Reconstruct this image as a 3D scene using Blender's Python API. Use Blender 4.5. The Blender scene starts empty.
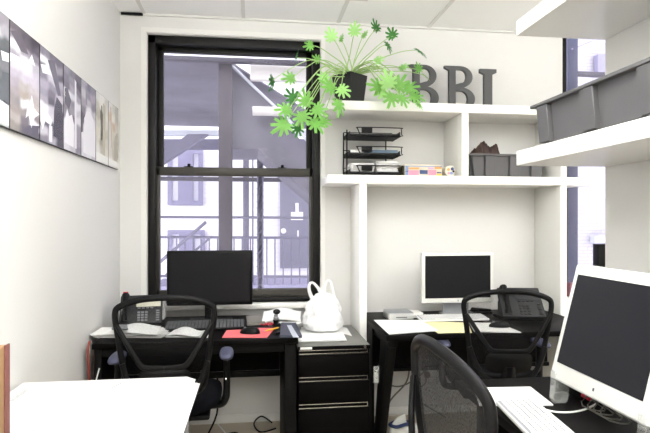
import bpy, bmesh, math, random
from mathutils import Vector, Matrix, noise

random.seed(7)
PI = math.pi
S = bpy.context.scene
COL = S.collection

# ------------------------------------------------------------------ camera, world, lights, exposure
F = 540.0; YAW = math.atan(71/540.0); HORIZON = 221.0; CAMZ = 1.35
cd = bpy.data.cameras.new('camera'); cam = bpy.data.objects.new('camera', cd); COL.objects.link(cam)
cd.sensor_width = 36; cd.lens = F*36/650; cd.shift_y = (HORIZON-216.5)/650; cd.clip_start = 0.05
cam.location = (0, 0, CAMZ); cam.rotation_euler = (PI/2, 0, -YAW)
S.camera = cam
vs = S.view_settings
vs.view_transform = 'Standard'; vs.look = 'None'; vs.gamma = 1; vs.use_curve_mapping = False
vs.exposure = 0.48
W = bpy.data.worlds.new('sky'); S.world = W; W.use_nodes = True
bg = W.node_tree.nodes['Background']; bg.inputs[0].default_value = (0.955, 0.95, 1.0, 1); bg.inputs[1].default_value = 2.6
CEIL_Z = 2.708; D = 3.67; LEFT = -0.868; RIGHT = 3.30; BACKY = -2.6
def area(name, loc, rot, sx, sy, power, color):
    l = bpy.data.lights.new(name, 'AREA'); l.shape = 'RECTANGLE'; l.size = sx; l.size_y = sy
    l.energy = power; l.color = color
    o = bpy.data.objects.new(name, l); o.location = loc; o.rotation_euler = rot; COL.objects.link(o); return o
ADDED_LAMPS = [(0.2, 1.28), (0.75, -0.8), (-0.1, -0.8), (2.5, 1.3), (2.5, -0.7)]  # invented lamp positions, out of view, added to light the room
for x, y in ADDED_LAMPS:
    area('added_down_light', (x, y, 2.12), (0, 0, 0), 0.36, 1.16, 8, (1.0, 0.995, 0.99))
    area('added_up_light', (x, y, 2.195), (PI, 0, 0), 0.36, 1.16, 44, (1.0, 0.995, 0.99))  # added uplight for ceiling bounce and softer shadows

def ray(px, py):
    a = (px-325)/F; b = (HORIZON-py)/F
    return Vector((math.cos(YAW)*a+math.sin(YAW), -math.sin(YAW)*a+math.cos(YAW), b))
def at(px, py, Y):
    r = ray(px, py); return Vector((0, 0, CAMZ)) + r*(Y/r.y)
def on(px, py, z):
    r = ray(px, py); return Vector((0, 0, CAMZ)) + r*((z-CAMZ)/r.z)

# ------------------------------------------------------------------ materials
MATS = {}
def srgb(c):
    if isinstance(c, str):
        c = tuple(int(c[i:i+2], 16)/255 for i in (0, 2, 4))
    return tuple((v/12.92 if v <= .04045 else ((v+.055)/1.055)**2.4) for v in c)
def mat(name, c, rough=.6, metal=0, var=.04, scale=8, bump=0, bscale=60, spec=.5, trans=0, sheen=0, sss=0):
    if name in MATS: return MATS[name]
    m = bpy.data.materials.new(name); m.use_nodes = True; MATS[name] = m
    nt = m.node_tree; N = nt.nodes; L = nt.links; p = N['Principled BSDF']
    c = srgb(c)
    tc = N.new('ShaderNodeTexCoord'); nz = N.new('ShaderNodeTexNoise'); nz.inputs['Scale'].default_value = scale
    nz.inputs['Detail'].default_value = 4
    L.new(tc.outputs['Object'], nz.inputs['Vector'])
    mx = N.new('ShaderNodeMix'); mx.data_type = 'RGBA'
    mx.inputs[6].default_value = tuple(v*(1-var) for v in c)+(1,); mx.inputs[7].default_value = tuple(min(1, v*(1+var)) for v in c)+(1,)
    L.new(nz.outputs[0], mx.inputs[0]); L.new(mx.outputs[2], p.inputs['Base Color'])
    p.inputs['Roughness'].default_value = rough; p.inputs['Metallic'].default_value = metal
    p.inputs['Specular IOR Level'].default_value = spec
    p.inputs['Transmission Weight'].default_value = trans
    if sheen: p.inputs['Sheen Weight'].default_value = sheen
    if sss:
        p.inputs['Subsurface Weight'].default_value = sss; p.inputs['Subsurface Radius'].default_value = (.03, .03, .03)
    if bump:
        b = N.new('ShaderNodeBump'); b.inputs['Strength'].default_value = bump; b.inputs['Distance'].default_value = .005
        n2 = N.new('ShaderNodeTexNoise'); n2.inputs['Scale'].default_value = bscale
        L.new(tc.outputs['Object'], n2.inputs['Vector']); L.new(n2.outputs[0], b.inputs['Height']); L.new(b.outputs[0], p.inputs['Normal'])
    return m
def mat_see(name, c, opacity, rough=.6, gloss=0.0, nscale=300, nvar=.1):
    """partly see-through surface: woven mesh, dusty pane, thin plastic"""
    m = bpy.data.materials.new(name); m.use_nodes = True; MATS[name] = m
    nt = m.node_tree; N = nt.nodes; L = nt.links; N.clear()
    out = N.new('ShaderNodeOutputMaterial'); tr = N.new('ShaderNodeBsdfTransparent'); df = N.new('ShaderNodeBsdfPrincipled')
    df.inputs['Base Color'].default_value = srgb(c)+(1,); df.inputs['Roughness'].default_value = rough
    mx = N.new('ShaderNodeMixShader'); tc = N.new('ShaderNodeTexCoord'); nz = N.new('ShaderNodeTexNoise')
    nz.inputs['Scale'].default_value = nscale; L.new(tc.outputs['Object'], nz.inputs['Vector'])
    mr = N.new('ShaderNodeMapRange'); mr.inputs[3].default_value = max(0, opacity-nvar); mr.inputs[4].default_value = min(1, opacity+nvar)
    mr.inputs[1].default_value = .3; mr.inputs[2].default_value = .7
    L.new(nz.outputs[0], mr.inputs[0]); L.new(mr.outputs[0], mx.inputs[0]); L.new(tr.outputs[0], mx.inputs[1]); L.new(df.outputs[0], mx.inputs[2])
    last = mx
    if gloss:
        g = N.new('ShaderNodeBsdfGlossy'); g.inputs['Roughness'].default_value = .02; m2 = N.new('ShaderNodeMixShader')
        m2.inputs[0].default_value = gloss; L.new(mx.outputs[0], m2.inputs[1]); L.new(g.outputs[0], m2.inputs[2]); last = m2
    L.new(last.outputs[0], out.inputs[0])
    return m
def mat_brick(name, c1, c2, cm, sx, row, mortar=.02, bump=.3, vertical=True):
    m = bpy.data.materials.new(name); m.use_nodes = True; MATS[name] = m
    nt = m.node_tree; N = nt.nodes; L = nt.links; p = N['Principled BSDF']
    tc = N.new('ShaderNodeTexCoord'); sp = N.new('ShaderNodeSeparateXYZ'); cb = N.new('ShaderNodeCombineXYZ')
    L.new(tc.outputs['Object'], sp.inputs[0]); L.new(sp.outputs[0], cb.inputs[0]); L.new(sp.outputs[2 if vertical else 1], cb.inputs[1])
    b = N.new('ShaderNodeTexBrick'); L.new(cb.outputs[0], b.inputs[0])
    b.inputs['Color1'].default_value = srgb(c1)+(1,); b.inputs['Color2'].default_value = srgb(c2)+(1,); b.inputs['Mortar'].default_value = srgb(cm)+(1,)
    b.inputs['Scale'].default_value = 1; b.inputs['Mortar Size'].default_value = mortar; b.inputs['Brick Width'].default_value = sx; b.inputs['Row Height'].default_value = row
    L.new(b.outputs[0], p.inputs['Base Color']); p.inputs['Roughness'].default_value = .85
    bm = N.new('ShaderNodeBump'); bm.inputs['Strength'].default_value = bump; bm.inputs['Distance'].default_value = .01; bm.invert = True
    L.new(b.outputs[1], bm.inputs['Height']); L.new(bm.outputs[0], p.inputs['Normal'])
    return m
def mat_attr(name, rough=.25):
    m = bpy.data.materials.new(name); m.use_nodes = True; MATS[name] = m
    nt = m.node_tree; N = nt.nodes; L = nt.links; p = N['Principled BSDF']
    a = N.new('ShaderNodeVertexColor'); a.layer_name = 'print'
    tc = N.new('ShaderNodeTexCoord'); nz = N.new('ShaderNodeTexNoise'); nz.inputs['Scale'].default_value = 30; nz.inputs['Detail'].default_value = 5; nz.inputs['Distortion'].default_value = .6
    L.new(tc.outputs['Object'], nz.inputs['Vector'])
    mx = N.new('ShaderNodeMix'); mx.data_type = 'RGBA'; mx.blend_type = 'OVERLAY'; mx.inputs[0].default_value = .22
    L.new(a.outputs[0], mx.inputs[6]); L.new(nz.outputs[0], mx.inputs[7]); L.new(mx.outputs[2], p.inputs['Base Color'])
    p.inputs['Roughness'].default_value = rough
    return m

M = dict(
 wall=mat('wall_paint', 'dfdedb', .75, var=.015, scale=2, bump=.08, bscale=40),
 ceil=mat('ceiling_tile', 'f6f6f4', .9, var=.01, scale=40, bump=.15, bscale=200),
 grid=mat('ceiling_grid_metal', 'dcdcd8', .5),
 floor=mat('beige_floor', 'c6baa6', .6, var=.10, scale=5, bump=.05),
 shelf=mat('white_laminate', 'f6f5f0', .38, var=.01),
 trim=mat('white_trim', 'e8e7e3', .5, var=.01),
 blackwin=mat('dark_window_paint', '0e0d0c', .5, spec=.3, var=.15, scale=20, bump=.2),
 winedge=mat('worn_window_paint', '35322c', .5, var=.2, scale=20),
 black=mat('black_plastic', '0d0d0e', .45, spec=.15, var=.08),
 blacksat=mat('black_satin_plastic', '111112', .36, spec=.15, var=.08),
 blackmetal=mat('black_metal', '090909', .5, spec=.12, var=.08),
 desk=mat('black_desk_laminate', '070606', .5, spec=.07, var=.1, scale=30),
 deskpanel=mat('dark_panel', '0d0d0d', .8, spec=.1, var=.08),
 screen=mat('black_screen', '0f0f13', .45, spec=.2, var=.03),
 screen2=mat('grey_black_screen', '19191e', .55, spec=.25, var=.03),
 fabric=mat('black_fabric', '0b0c11', .95, spec=.1, var=.15, scale=60, bump=.3, bscale=300),
 pad=mat('armpad', '41435a', .6, var=.08),
 crate=mat('grey_crate_plastic', '565557', .55, var=.05, bump=.12, bscale=150),
 letter=mat('grey_letter', '444546', .5, var=.1, scale=12),
 pot=mat('dark_pot', '1a1b1d', .55, var=.12),
 soil=mat('soil', '2b2118', .95, var=.3, scale=50),
 paper=mat('white_paper', 'f7f7f5', .8, var=.01),
 paper2=mat('offwhite_paper', 'e9e8e6', .8, var=.03),
 manila=mat('manila_paper', 'efe6b4', .8, var=.03),
 card=mat('cardboard', 'a5835c', .85, var=.08, scale=10),
 cardedge=mat('cardboard_edge', '7d4f48', .85, var=.15, scale=60),
 whitepl=mat('white_plastic', 'deded8', .35, var=.01),
 greypl=mat('grey_plastic', '8d8f92', .5, var=.04),
 alu=mat('aluminium', 'b9bab8', .35, metal=.6, var=.03),
 chrome=mat('chrome', 'd8d8d8', .22, metal=1, var=.02),
 red=mat('red_plastic', 'c81f33', .45, var=.05),
 redpad=mat('red_pad', 'ea7074', .85, var=.05),
 yellow=mat('yellow_paint', 'e9b53a', .5), wood=mat('wood', 'd8ae78', .7, var=.1),
 phone=mat('phone_dark', '1f2124', .5, var=.06), lcd=mat('phone_display', 'dedcc8', .4, var=.03),
 lcd2=mat('phone_display_off', '25262a', .3), key=mat('key_black', '101010', .5),
 keygrey=mat('key_grey', '3f4143', .5), keywhite=mat('key_white', 'dcdcdc', .5, var=.005),
 kbdgap=mat('key_gap', '909398', .6), blue=mat('navy_blue', '22335e', .5), ltgrey=mat('light_grey', 'c3c7d2', .5),
 bookblue=mat('slate_cover', '3d4150', .6), tan=mat('taupe_cover', '7c7872', .7),
 brown=mat('brown_cloth', '3a2722', .7, var=.7, scale=18, bump=.5, bscale=40), pink=mat('pink', 'e48fa4', .6),
 olive=mat('olive', '6b6647', .7), navy=mat('navy_ink', '3b4d78', .6), orange=mat('orange_ink', 'dba25c', .6), skyb=mat('pale_blue_ink', '7f96c2', .6),
 magenta=mat('lilac_ink', 'c7a3c5', .6),
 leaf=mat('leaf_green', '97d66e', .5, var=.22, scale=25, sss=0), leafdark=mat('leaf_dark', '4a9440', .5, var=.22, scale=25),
 leafpale=mat('leaf_pale', 'bdf096', .5, var=.15, scale=25), stem=mat('stem_green', 'a3c47c', .5, var=.1),
 ink=mat('grey_ink', '85858c', .8), inkdark=mat('dark_ink', '55555a', .8), inkred=mat('red_ink', 'c88d93', .8), red_cord=mat('red_cord', '8c3a30', .6),
 brown2=mat('brown_strip', '6d5346', .7), cablegrey=mat('cable_grey', '6d6b64', .6), cablewhite=mat('cable_white', 'e8e8e4', .5),
 facade=mat_brick('painted_brick', 'f4f2f7', 'eeecf5', 'e3e0ee', .22, .075, .006, .3),
 stucco=mat('pale_stucco', 'f1eff6', .85, var=.03, bump=.2),
 concrete=mat('concrete', '8f8c9c', .85, var=.15, scale=4, bump=.3),
 extframe=mat('lavender_frame', '8c89a6', .7, var=.05), extglass=mat('far_window_pane', 'd9d8e6', .25, var=.1, scale=1.5),
 extsteel=mat('fire_escape_steel', '6c6a7e', .6, var=.08, scale=5), extdark=mat('dark_iron', '3e3b46', .6, var=.12, scale=6),
 extslab=mat('fire_escape_underside', '6c6a76', .8, var=.35, scale=2.5), extdoor=mat('grey_door', '7a798c', .6, var=.05),
 pier=mat('weathered_pier', '4c474e', .8, var=.2, scale=7), rivetblue=mat('blue_grey_steel', '3a3f5a', .55, var=.2, scale=12),
 sign=mat('white_sign', 'ffffff', .6), duct=mat('duct_metal', 'cfccc8', .6, var=.04),
 tile=mat('grey_pedestal_top', '75756f', .45, var=.05),
)
M['net'] = mat_see('chair_net', '0c0c0e', .30, .8)
M['net2'] = mat_see('dense_chair_net', '0c0c0e', .8, .8)
M['glass'] = mat_see('dusty_glass', 'd8d4ec', .05, .9, gloss=.003, nscale=3, nvar=.03)
M['bag'] = mat_see('thin_white_plastic', 'fbfbfb', .82, .35, nscale=20, nvar=.1)
M['clear'] = mat_see('clear_plastic', 'e9ece9', .2, .15, gloss=.12, nscale=20)
M['traynet'] = mat_see('tray_net', '101012', .86, .6)
M['art'] = mat_attr('photo_print')

# ------------------------------------------------------------------ mesh helpers
class MB:
    def __init__(s): s.bm = bmesh.new()
    def _take(s, tmp, mx=None):
        if mx is not None: bmesh.ops.transform(tmp, matrix=mx, verts=tmp.verts)
        me = bpy.data.meshes.new('t'); tmp.to_mesh(me); tmp.free(); s.bm.from_mesh(me); bpy.data.meshes.remove(me); return s
    def box(s, x0, x1, y0, y1, z0, z1, b=0, mx=None, seg=2):
        t = bmesh.new(); bmesh.ops.create_cube(t, size=1)
        bmesh.ops.transform(t, matrix=Matrix.Translation(((x0+x1)/2, (y0+y1)/2, (z0+z1)/2)) @ Matrix.Diagonal((abs(x1-x0), abs(y1-y0), abs(z1-z0), 1)), verts=t.verts)
        if b: bmesh.ops.bevel(t, geom=t.edges[:], offset=b, segments=seg, affect='EDGES', profile=.5)
        return s._take(t, mx)
    def cyl(s, p0, p1, r, r2=None, n=16, caps=True, mx=None):
        p0 = Vector(p0); p1 = Vector(p1); d = p1-p0; t = bmesh.new()
        bmesh.ops.create_cone(t, cap_ends=caps, segments=n, radius1=r, radius2=r if r2 is None else r2, depth=d.length)
        q = Vector((0, 0, 1)).rotation_difference(d.normalized()).to_matrix().to_4x4()
        bmesh.ops.transform(t, matrix=Matrix.Translation((p0+p1)/2) @ q, verts=t.verts)
        return s._take(t, mx)
    def ball(s, c, r, sc=(1, 1, 1), n=16, mx=None):
        t = bmesh.new(); bmesh.ops.create_uvsphere(t, u_segments=n, v_segments=max(6, n*2//3), radius=r)
        bmesh.ops.transform(t, matrix=Matrix.Translation(c) @ Matrix.Diagonal((*sc, 1)), verts=t.verts)
        return s._take(t, mx)
    def tube(s, pts, r, closed=False, n=8, flat=None, up=None, smooth=0, mx=None):
        """swept tube; r number or per-point list; flat=(w,h) elliptical radii with `up` as the h axis"""
        pts = [Vector(p) for p in pts]
        if smooth:
            pts, idx = catmull(pts, closed, smooth)
            if isinstance(r, (list, tuple)):
                k = len(r); r = [r[int(i) % k]*(1-(i-int(i)))+r[(int(i)+1) % k if closed else min(k-1, int(i)+1)]*(i-int(i)) for i in idx]
        m = len(pts); t = bmesh.new(); rings = []; prev = None
        for i, p in enumerate(pts):
            if closed: tg = pts[(i+1) % m]-pts[i-1]
            else: tg = pts[min(m-1, i+1)]-pts[max(0, i-1)]
            tg.normalize()
            if up is not None: a = Vector(up)
            elif prev is None: a = Vector((0, 0, 1)) if abs(tg.z) < .9 else Vector((1, 0, 0))
            else: a = prev
            a = (a-tg*a.dot(tg)).normalized(); prev = a; b = tg.cross(a)
            rr = r[i] if isinstance(r, (list, tuple)) else r
            fw, fh = flat if flat else (1, 1)
            rings.append([t.verts.new(p+b*(math.cos(2*PI*k/n)*rr*fw)+a*(math.sin(2*PI*k/n)*rr*fh)) for k in range(n)])
        for i in range(m if closed else m-1):
            A, B = rings[i], rings[(i+1) % m]
            for k in range(n): t.faces.new((A[k], A[(k+1) % n], B[(k+1) % n], B[k]))
        if not closed:
            t.faces.new(rings[0][::-1]); t.faces.new(rings[-1])
        bmesh.ops.recalc_face_normals(t, faces=t.faces[:])
        return s._take(t, mx)
    def prism(s, poly, vec, mx=None, b=0):
        """polygon (3d points) extruded by vec"""
        t = bmesh.new(); vv = [t.verts.new(p) for p in poly]; f = t.faces.new(vv)
        r = bmesh.ops.extrude_face_region(t, geom=[f]); bmesh.ops.translate(t, vec=vec, verts=[v for v in r['geom'] if isinstance(v, bmesh.types.BMVert)])
        bmesh.ops.recalc_face_normals(t, faces=t.faces[:])
        if b: bmesh.ops.bevel(t, geom=t.edges[:], offset=b, segments=1, affect='EDGES')
        return s._take(t, mx)
    def grid(s, fn, nu, nv, mx=None, th=0, closeu=False):
        t = bmesh.new(); g = [[t.verts.new(fn(u/(nu), v/(nv))) for v in range(nv+1)] for u in range(nu+(0 if closeu else 1))]
        for u in range(nu):
            for v in range(nv): t.faces.new((g[u][v], g[(u+1) % len(g)][v], g[(u+1) % len(g)][v+1], g[u][v+1]))
        bmesh.ops.recalc_face_normals(t, faces=t.faces[:])
        if th:
            t.normal_update(); bmesh.ops.solidify(t, geom=t.faces[:], thickness=th)
        return s._take(t, mx)
    def build(s, name, m, parent=None, smooth=True):
        me = bpy.data.meshes.new(name); s.bm.to_mesh(me); s.bm.free()
        me.materials.append(m)
        if smooth:
            me.shade_smooth(); me.set_sharp_from_angle(angle=math.radians(38))
        o = bpy.data.objects.new(name, me); COL.objects.link(o)
        if parent is not None: o.parent = parent
        return o
def catmull(pts, closed, k):
    out = []; idx = []; n = len(pts)
    for i in range(n if closed else n-1):
        g = (lambda j: pts[j % n]) if closed else (lambda j: pts[max(0, min(n-1, j))])
        p0, p1, p2, p3 = g(i-1), g(i), g(i+1), g(i+2)
        for q in range(k):
            t = q/k
            out.append(.5*((2*p1)+(p2-p0)*t+(2*p0-5*p1+4*p2-p3)*t*t+(3*p1-p0-3*p2+p3)*t**3)); idx.append(i+t)
    if not closed: out.append(pts[-1].copy()); idx.append(n-1)
    return out, idx
def tag(o, label, cat, group=None):
    o['label'] = label; o['category'] = cat
    if group: o['group'] = group
    return o
def thing(name, label, cat, loc=(0, 0, 0), rz=0, group=None):
    o = bpy.data.objects.new(name, None); o.empty_display_size = .05; COL.objects.link(o)
    o.location = loc; o.rotation_euler = (0, 0, rz); return tag(o, label, cat, group)
def struct(name, mb, m):
    o = mb.build(name, m); o['kind'] = 'structure'; return o
def copy_tree(o, parent=None):
    c = o.copy(); COL.objects.link(c); c.parent = parent
    for ch in [x for x in list(bpy.data.objects) if x.parent == o]: copy_tree(ch, c)
    return c

# ------------------------------------------------------------------ room shell
struct('floor', MB().box(LEFT-.1, RIGHT+.1, BACKY-.1, D+.25, -.1, 0), M['floor'])
struct('ceiling', MB().box(LEFT-.1, RIGHT+.1, BACKY-.1, D, CEIL_Z, 3.02), M['ceil'])
g = MB()
for k in range(-1, 7):
    x = -.709+.64*k
    if x > LEFT and x < RIGHT: g.box(x-.012, x+.012, BACKY, D, CEIL_Z-.006, CEIL_Z)
for k in range(5):
    y = 2.93-1.28*k; g.box(LEFT, RIGHT, y-.012, y+.012, CEIL_Z-.0062, CEIL_Z)
g.box(LEFT, RIGHT, D-.022, D, CEIL_Z-.012, CEIL_Z)
struct('trim_1', g, M['grid'])
struct('trim_2', MB().box(-.855, -.718, D-.03, D-.0225, CEIL_Z-.02, CEIL_Z-.003), M['black'])
struct('wall_left', MB().box(LEFT-.1, LEFT, BACKY, D+.25, 0, CEIL_Z), M['wall'])
struct('wall_right', MB().box(RIGHT, RIGHT+.1, BACKY, D+.25, 0, CEIL_Z), M['wall'])
struct('wall_front', MB().box(LEFT, RIGHT, BACKY-.1, BACKY, 0, CEIL_Z), M['wall'])
WX0, WX1, WZ0, WZ1 = -.697, .452, .80, 2.585
VX0, VX1, VZ0, VZ1 = 2.225, 3.12, .80, 2.88
w = MB(); T = D+.25
for a in ((LEFT, WX0, 0, 3.02), (WX0, WX1, 0, WZ0), (WX0, WX1, WZ1, 3.02), (WX1, VX0, 0, 3.02), (VX0, VX1, 0, VZ0), (VX0, VX1, VZ1, 3.02), (VX1, RIGHT, 0, 3.02)):
    w.box(a[0], a[1], D, T, a[2], a[3])
struct('wall_back', w, M['wall'])
struct('wall_partition', MB().box(1.48, 1.58, -1.2, 2.12, 0, CEIL_Z), M['wall'])
struct('baseboard_back', MB().box(LEFT, RIGHT, D-.014, D, 0, .055, .003), M['trim'])
struct('baseboard_left', MB().box(LEFT, LEFT+.014, BACKY, D-.016, 0, .055, .003), M['trim'])
# window casing bead and sill
struct('trim_3', MB().box(WX0-.035, WX0-.004, D-.012, D, WZ0, WZ1+.0035).box(WX1+.004, WX1+.03, D-.012, D, WZ0, WZ1+.0035).box(WX0-.035, WX1+.03, D-.012, D, WZ1+.004, WZ1+.035), M['trim'])
struct('trim_4', MB().box(WX0-.04, WX1+.05, D-.06, D+.10, WZ0-.035, WZ0, .006), M['trim'])
struct('trim_5', MB().box(VX0-.02, VX1+.04, D-.05, D+.10, VZ0-.035, VZ0, .006), M['trim'])

def window(name, x0, x1, z0, z1, zm):
    o = bpy.data.objects.new(name, None); COL.objects.link(o); o['kind'] = 'structure'; o.location = (0, 0, 0)
    y = D+.03
    f = MB(); fw = .05
    f.box(x0, x0+fw, y, y+.12, z0, z1, .004).box(x1-fw, x1, y, y+.12, z0, z1, .004).box(x0, x1, y, y+.12, z1-.055, z1, .004).box(x0, x1, y, y+.12, z0, z0+.03, .004)
    f.build('frame', M['blackwin'], o)
    sw = .038
    a, b = x0+fw, x1-fw
    u = MB(); yu = y+.07
    u.box(a, a+sw, yu, yu+.04, zm-.02, z1-.055, .003).box(b-sw, b, yu, yu+.04, zm-.02, z1-.055, .003).box(a, b, yu, yu+.04, z1-.088, z1-.055, .003).box(a, b, yu, yu+.04, zm-.02, zm+.03, .003)
    us = u.build('upper_sash', M['blackwin'], o)
    MB().box(a+sw, b-sw, yu+.018, yu+.022, zm+.03, z1-.088).build('pane', M['glass'], us)
    l = MB(); yl = y+.02
    l.box(a, a+sw*.6, yl, yl+.04, z0+.03, zm+.03, .003).box(b-sw*.6, b, yl, yl+.04, z0+.03, zm+.03, .003).box(a, b, yl, yl+.04, zm-.03, zm+.028, .003).box(a, b, yl, yl+.04, z0+.03, z0+.085, .003)
    ls = l.build('lower_sash', M['winedge'], o)
    MB().box(a+sw*.6, b-sw*.6, yl+.018, yl+.022, z0+.085, zm-.03).build('pane', M['glass'], ls)
    for fx in (.2, .8):
        x = a+(b-a)*fx
        MB().box(x-.03, x+.03, yl+.002, yl+.03, zm+.028, zm+.034, .002).box(x-.008, x+.012, yl+.004, yl+.026, zm+.034, zm+.052, .003).build('sash_lock', M['blackmetal'], ls)
    return o
window('window_1', WX0, WX1, WZ0, WZ1, 1.685)
window('window_2', VX0, VX1, VZ0, VZ1, 1.93)

# pendant fixtures added out of view, shining down and up to brighten the ceiling
for i, (x, y) in enumerate(ADDED_LAMPS):
    lab = ['added unseen pendant lamp above the papers table', 'added unseen pendant lamp behind the viewer nearest the partition wall', 'added unseen pendant lamp by the left wall, behind the viewer',
           'added unseen pendant lamp in front of the narrow right window', 'added unseen pendant lamp beyond the partition, behind the viewer'][i]
    t = thing('added_pendant', lab, 'lamp', (x, y, 2.15), 0, 'added pendant lamps')
    MB().box(-.20, -.185, -.60, .60, -.022, .038, .003).box(.185, .20, -.60, .60, -.022, .038, .003).box(-.185, .185, -.60, -.585, -.022, .038, .003).box(-.185, .185, .585, .60, -.022, .038, .003).build('housing', M['grid'], t)
    MB().box(-.184, .184, -.584, .584, -.004, .012).build('reflector', M['whitepl'], t)
    for yy in (-.5, .5): MB().cyl((-.19, yy, .038), (0, yy, .20), .0015, n=6).cyl((.19, yy, .038), (0, yy, .20), .0015, n=6).cyl((0, yy, .20), (0, yy, CEIL_Z-2.15), .0015, n=6).build('hanger', M['chrome'], t)

# ------------------------------------------------------------------ outside
def ext_poly(pxs, Y, th, mb):
    mb.prism([at(x, y, Y) for x, y in pxs], Vector((0, th, 0))); return mb
tag(struct_o := MB().box(-8, 12, 4.2, 16, -3.2, -3.0).build('courtyard_ground', M['concrete']), 'grey concrete yard outside below the windows', 'ground'); struct_o['kind'] = 'structure'; del struct_o['label'], struct_o['category']
BY = 9.0
b = thing('building', 'pale brick building across the yard behind the big window', 'building', (0, BY, -3))
def bl(mb, name, m, par): # builds world-space geometry under an empty placed at (0,BY,-3)
    o = mb.build(name, m, par); o.location = -Vector(par.location) if par.type == 'EMPTY' else (0, 0, 0); return o
bl(MB().box(-6, 9, BY, BY+.5, -3, 9), 'wall', M['facade'], b)
for (x0, y0, x1, y1) in ((168, 150, 203, 205), (168, 230, 205, 292)):
    p = at(x0, y1, BY); q = at(x1, y0, BY); t = .07
    fr = MB().box(p.x, p.x+t, BY-.06, BY, p.z, q.z).box(q.x-t, q.x, BY-.06, BY, p.z, q.z).box(p.x, q.x, BY-.068, BY-.001, q.z-t, q.z).box(p.x, q.x, BY-.068, BY-.001, p.z, p.z+t)
    xm = (p.x*.45+q.x*.55); fr.box(xm-.14, xm+.10, BY-.064, BY-.002, p.z+.001, q.z-.001)
    fo = bl(fr, 'window', M['extframe'], b)
    MB().box(p.x+t, q.x-t, BY-.02, BY-.005, p.z+t, q.z-t).build('pane', M['extglass'], fo)
for yy in (209, 232):
    p = at(160, yy, BY); q = at(222, yy-2, BY); bl(MB().box(p.x, q.x, BY-.04, BY, p.z, q.z+.01), 'ledge', M['stucco'], b)
p = at(280, 268, BY); q = at(330, 176, BY)
dr = bl(MB().box(p.x, q.x, BY-.08, BY, p.z, q.z, .01), 'door', M['extdoor'], b)
for (x0, y0, x1, y1) in ((291, 212, 303, 220), (295.5, 203, 298.5, 213)):
    p = at(x0, y1, BY-.09); q = at(x1, y0, BY-.09); bmx = MB().box(p.x, q.x, BY-.10, BY-.08, p.z, q.z).build('sign', M['sign'], dr)
p = at(283.5, 231, BY-.1); MB().ball((p.x, BY-.1, p.z), .045, (1, .6, 1)).build('knob', M['stucco'], dr)
p = at(298, 234, BY-.09); MB().box(p.x-.012, p.x+.012, BY-.1, BY-.08, p.z-.06, p.z+.06).build('handle', M['stucco'], dr)

# fire escape
fe = thing('fire_escape', 'lavender-grey steel fire escape with landings, stair and railings outside the big window', 'fire escape', (0, 6.2, -3))
def fb(mb, name, m): return bl(mb, name, m, fe)
# upper landing underside with edge beam
zl = 2.79; x0 = -3.2
xr = at(228, 62, 4.9).x
lan = MB().prism([(x0, 4.95, zl), (xr, 4.95, zl), (xr+1.5, 8.4, zl), (x0, 8.4, zl)], (0, 0, .015))
fb(lan, 'upper_landing', M['extslab'])
fb(MB().box(x0, 3.6, 4.88, 4.95, zl-.022, zl+.018, .005), 'edge_beam', M['extdark'])
# stair flight: broad sloping underside falling to the right
fl = MB().prism([at(222, 58, 5.1), at(234, 62, 5.1), at(322, 165, 5.1), at(322, 205, 5.1), at(258, 149, 5.1), at(222, 149, 5.1)], Vector((0, .9, 0)))
fb(fl, 'stair_flight', M['extslab'])
st = MB().tube([at(229, 63, 5.06), at(289, 120, 5.06), at(322, 158, 5.06)], .014, n=6)
fb(st, 'stair_stringer', M['ltgrey'])
fb(ext_poly([(156, 130), (312, 130), (312, 135), (156, 135)], 7.4, .12, MB()), 'beam', M['ltgrey'])
fb(ext_poly([(156, 139), (312, 139), (312, 149), (156, 149)], 7.6, .12, MB()), 'beam', M['extsteel'])
fb(ext_poly([(150, 172), (150, 160), (188, 134), (208, 134)], 6.6, .14, MB()), 'brace', M['extsteel'])
fb(ext_poly([(156, 176.5), (312, 178), (312, 182), (156, 180.5)], 6.5, .06, MB()), 'beam', M['extdark'])
zr0 = at(230, 300, 6.2).z
def vpost(x0, x1, y0, y1, Y, m, name='post', d=.1):
    p = at(x0, y1, Y); q = at(x1, y0, Y); fb(MB().box(p.x, q.x, Y, Y+d, p.z, q.z, .004), name, m)
p = at(218.5, 420, 4.97); q = at(232, 63, 4.97); fb(MB().box(p.x, q.x, 4.97, 5.09, p.z, zl-.001, .004), 'column', M['pier'])
vpost(243, 249, 150, 300, 6.6, M['extsteel'])
vpost(252, 253.5, 150, 300, 6.6, M['extsteel'])
lp = MB(); p = at(257, 320, 5.9); q = at(263.5, 150, 5.9)
lp.box(p.x, p.x+.015, 5.9, 5.98, p.z, q.z).box(q.x-.015, q.x, 5.9, 5.98, p.z, q.z)
nz_ = 26
for k in range(nz_):
    z0 = p.z+(q.z-p.z)*k/nz_; z1 = p.z+(q.z-p.z)*(k+1)/nz_
    lp.tube([(p.x, 5.94, z0), (q.x, 5.94, z1)], .012, n=5).box(p.x, q.x, 5.97, 5.98, z0, z0+.03)
lp.box(p.x, q.x, 5.975, 5.98, p.z, q.z)
fb(lp, 'lattice_post', M['extsteel'])
rl = MB()
for (yy, xa, xb) in ((217, 150, 312), (237, 150, 312), (276, 150, 312)):
    p = at(xa, yy, 6.3); q = at(xb, yy+.8, 6.3); rl.tube([p, q], .017, n=6)
fb(rl, 'handrail', M['extsteel'])
for k in range(20):
    x = 152+k*8.2
    p = at(x, 237, 6.3); q = at(x, 284, 6.3); fb(MB().tube([p, q], .0085, n=5), 'baluster', M['extsteel'])
fb(MB().tube([at(160, 262, 6.1), at(206, 222, 6.1)], .02, n=6).tube([at(166, 275, 6.1), at(210, 238, 6.1)], .014, n=6), 'stair_rail', M['extsteel'])
p = at(150, 292, 6.3); q = at(330, 284, 6.3)
fb(MB().box(p.x, q.x, 6.3, 7.2, p.z, q.z), 'lower_landing', M['extframe'])
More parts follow.
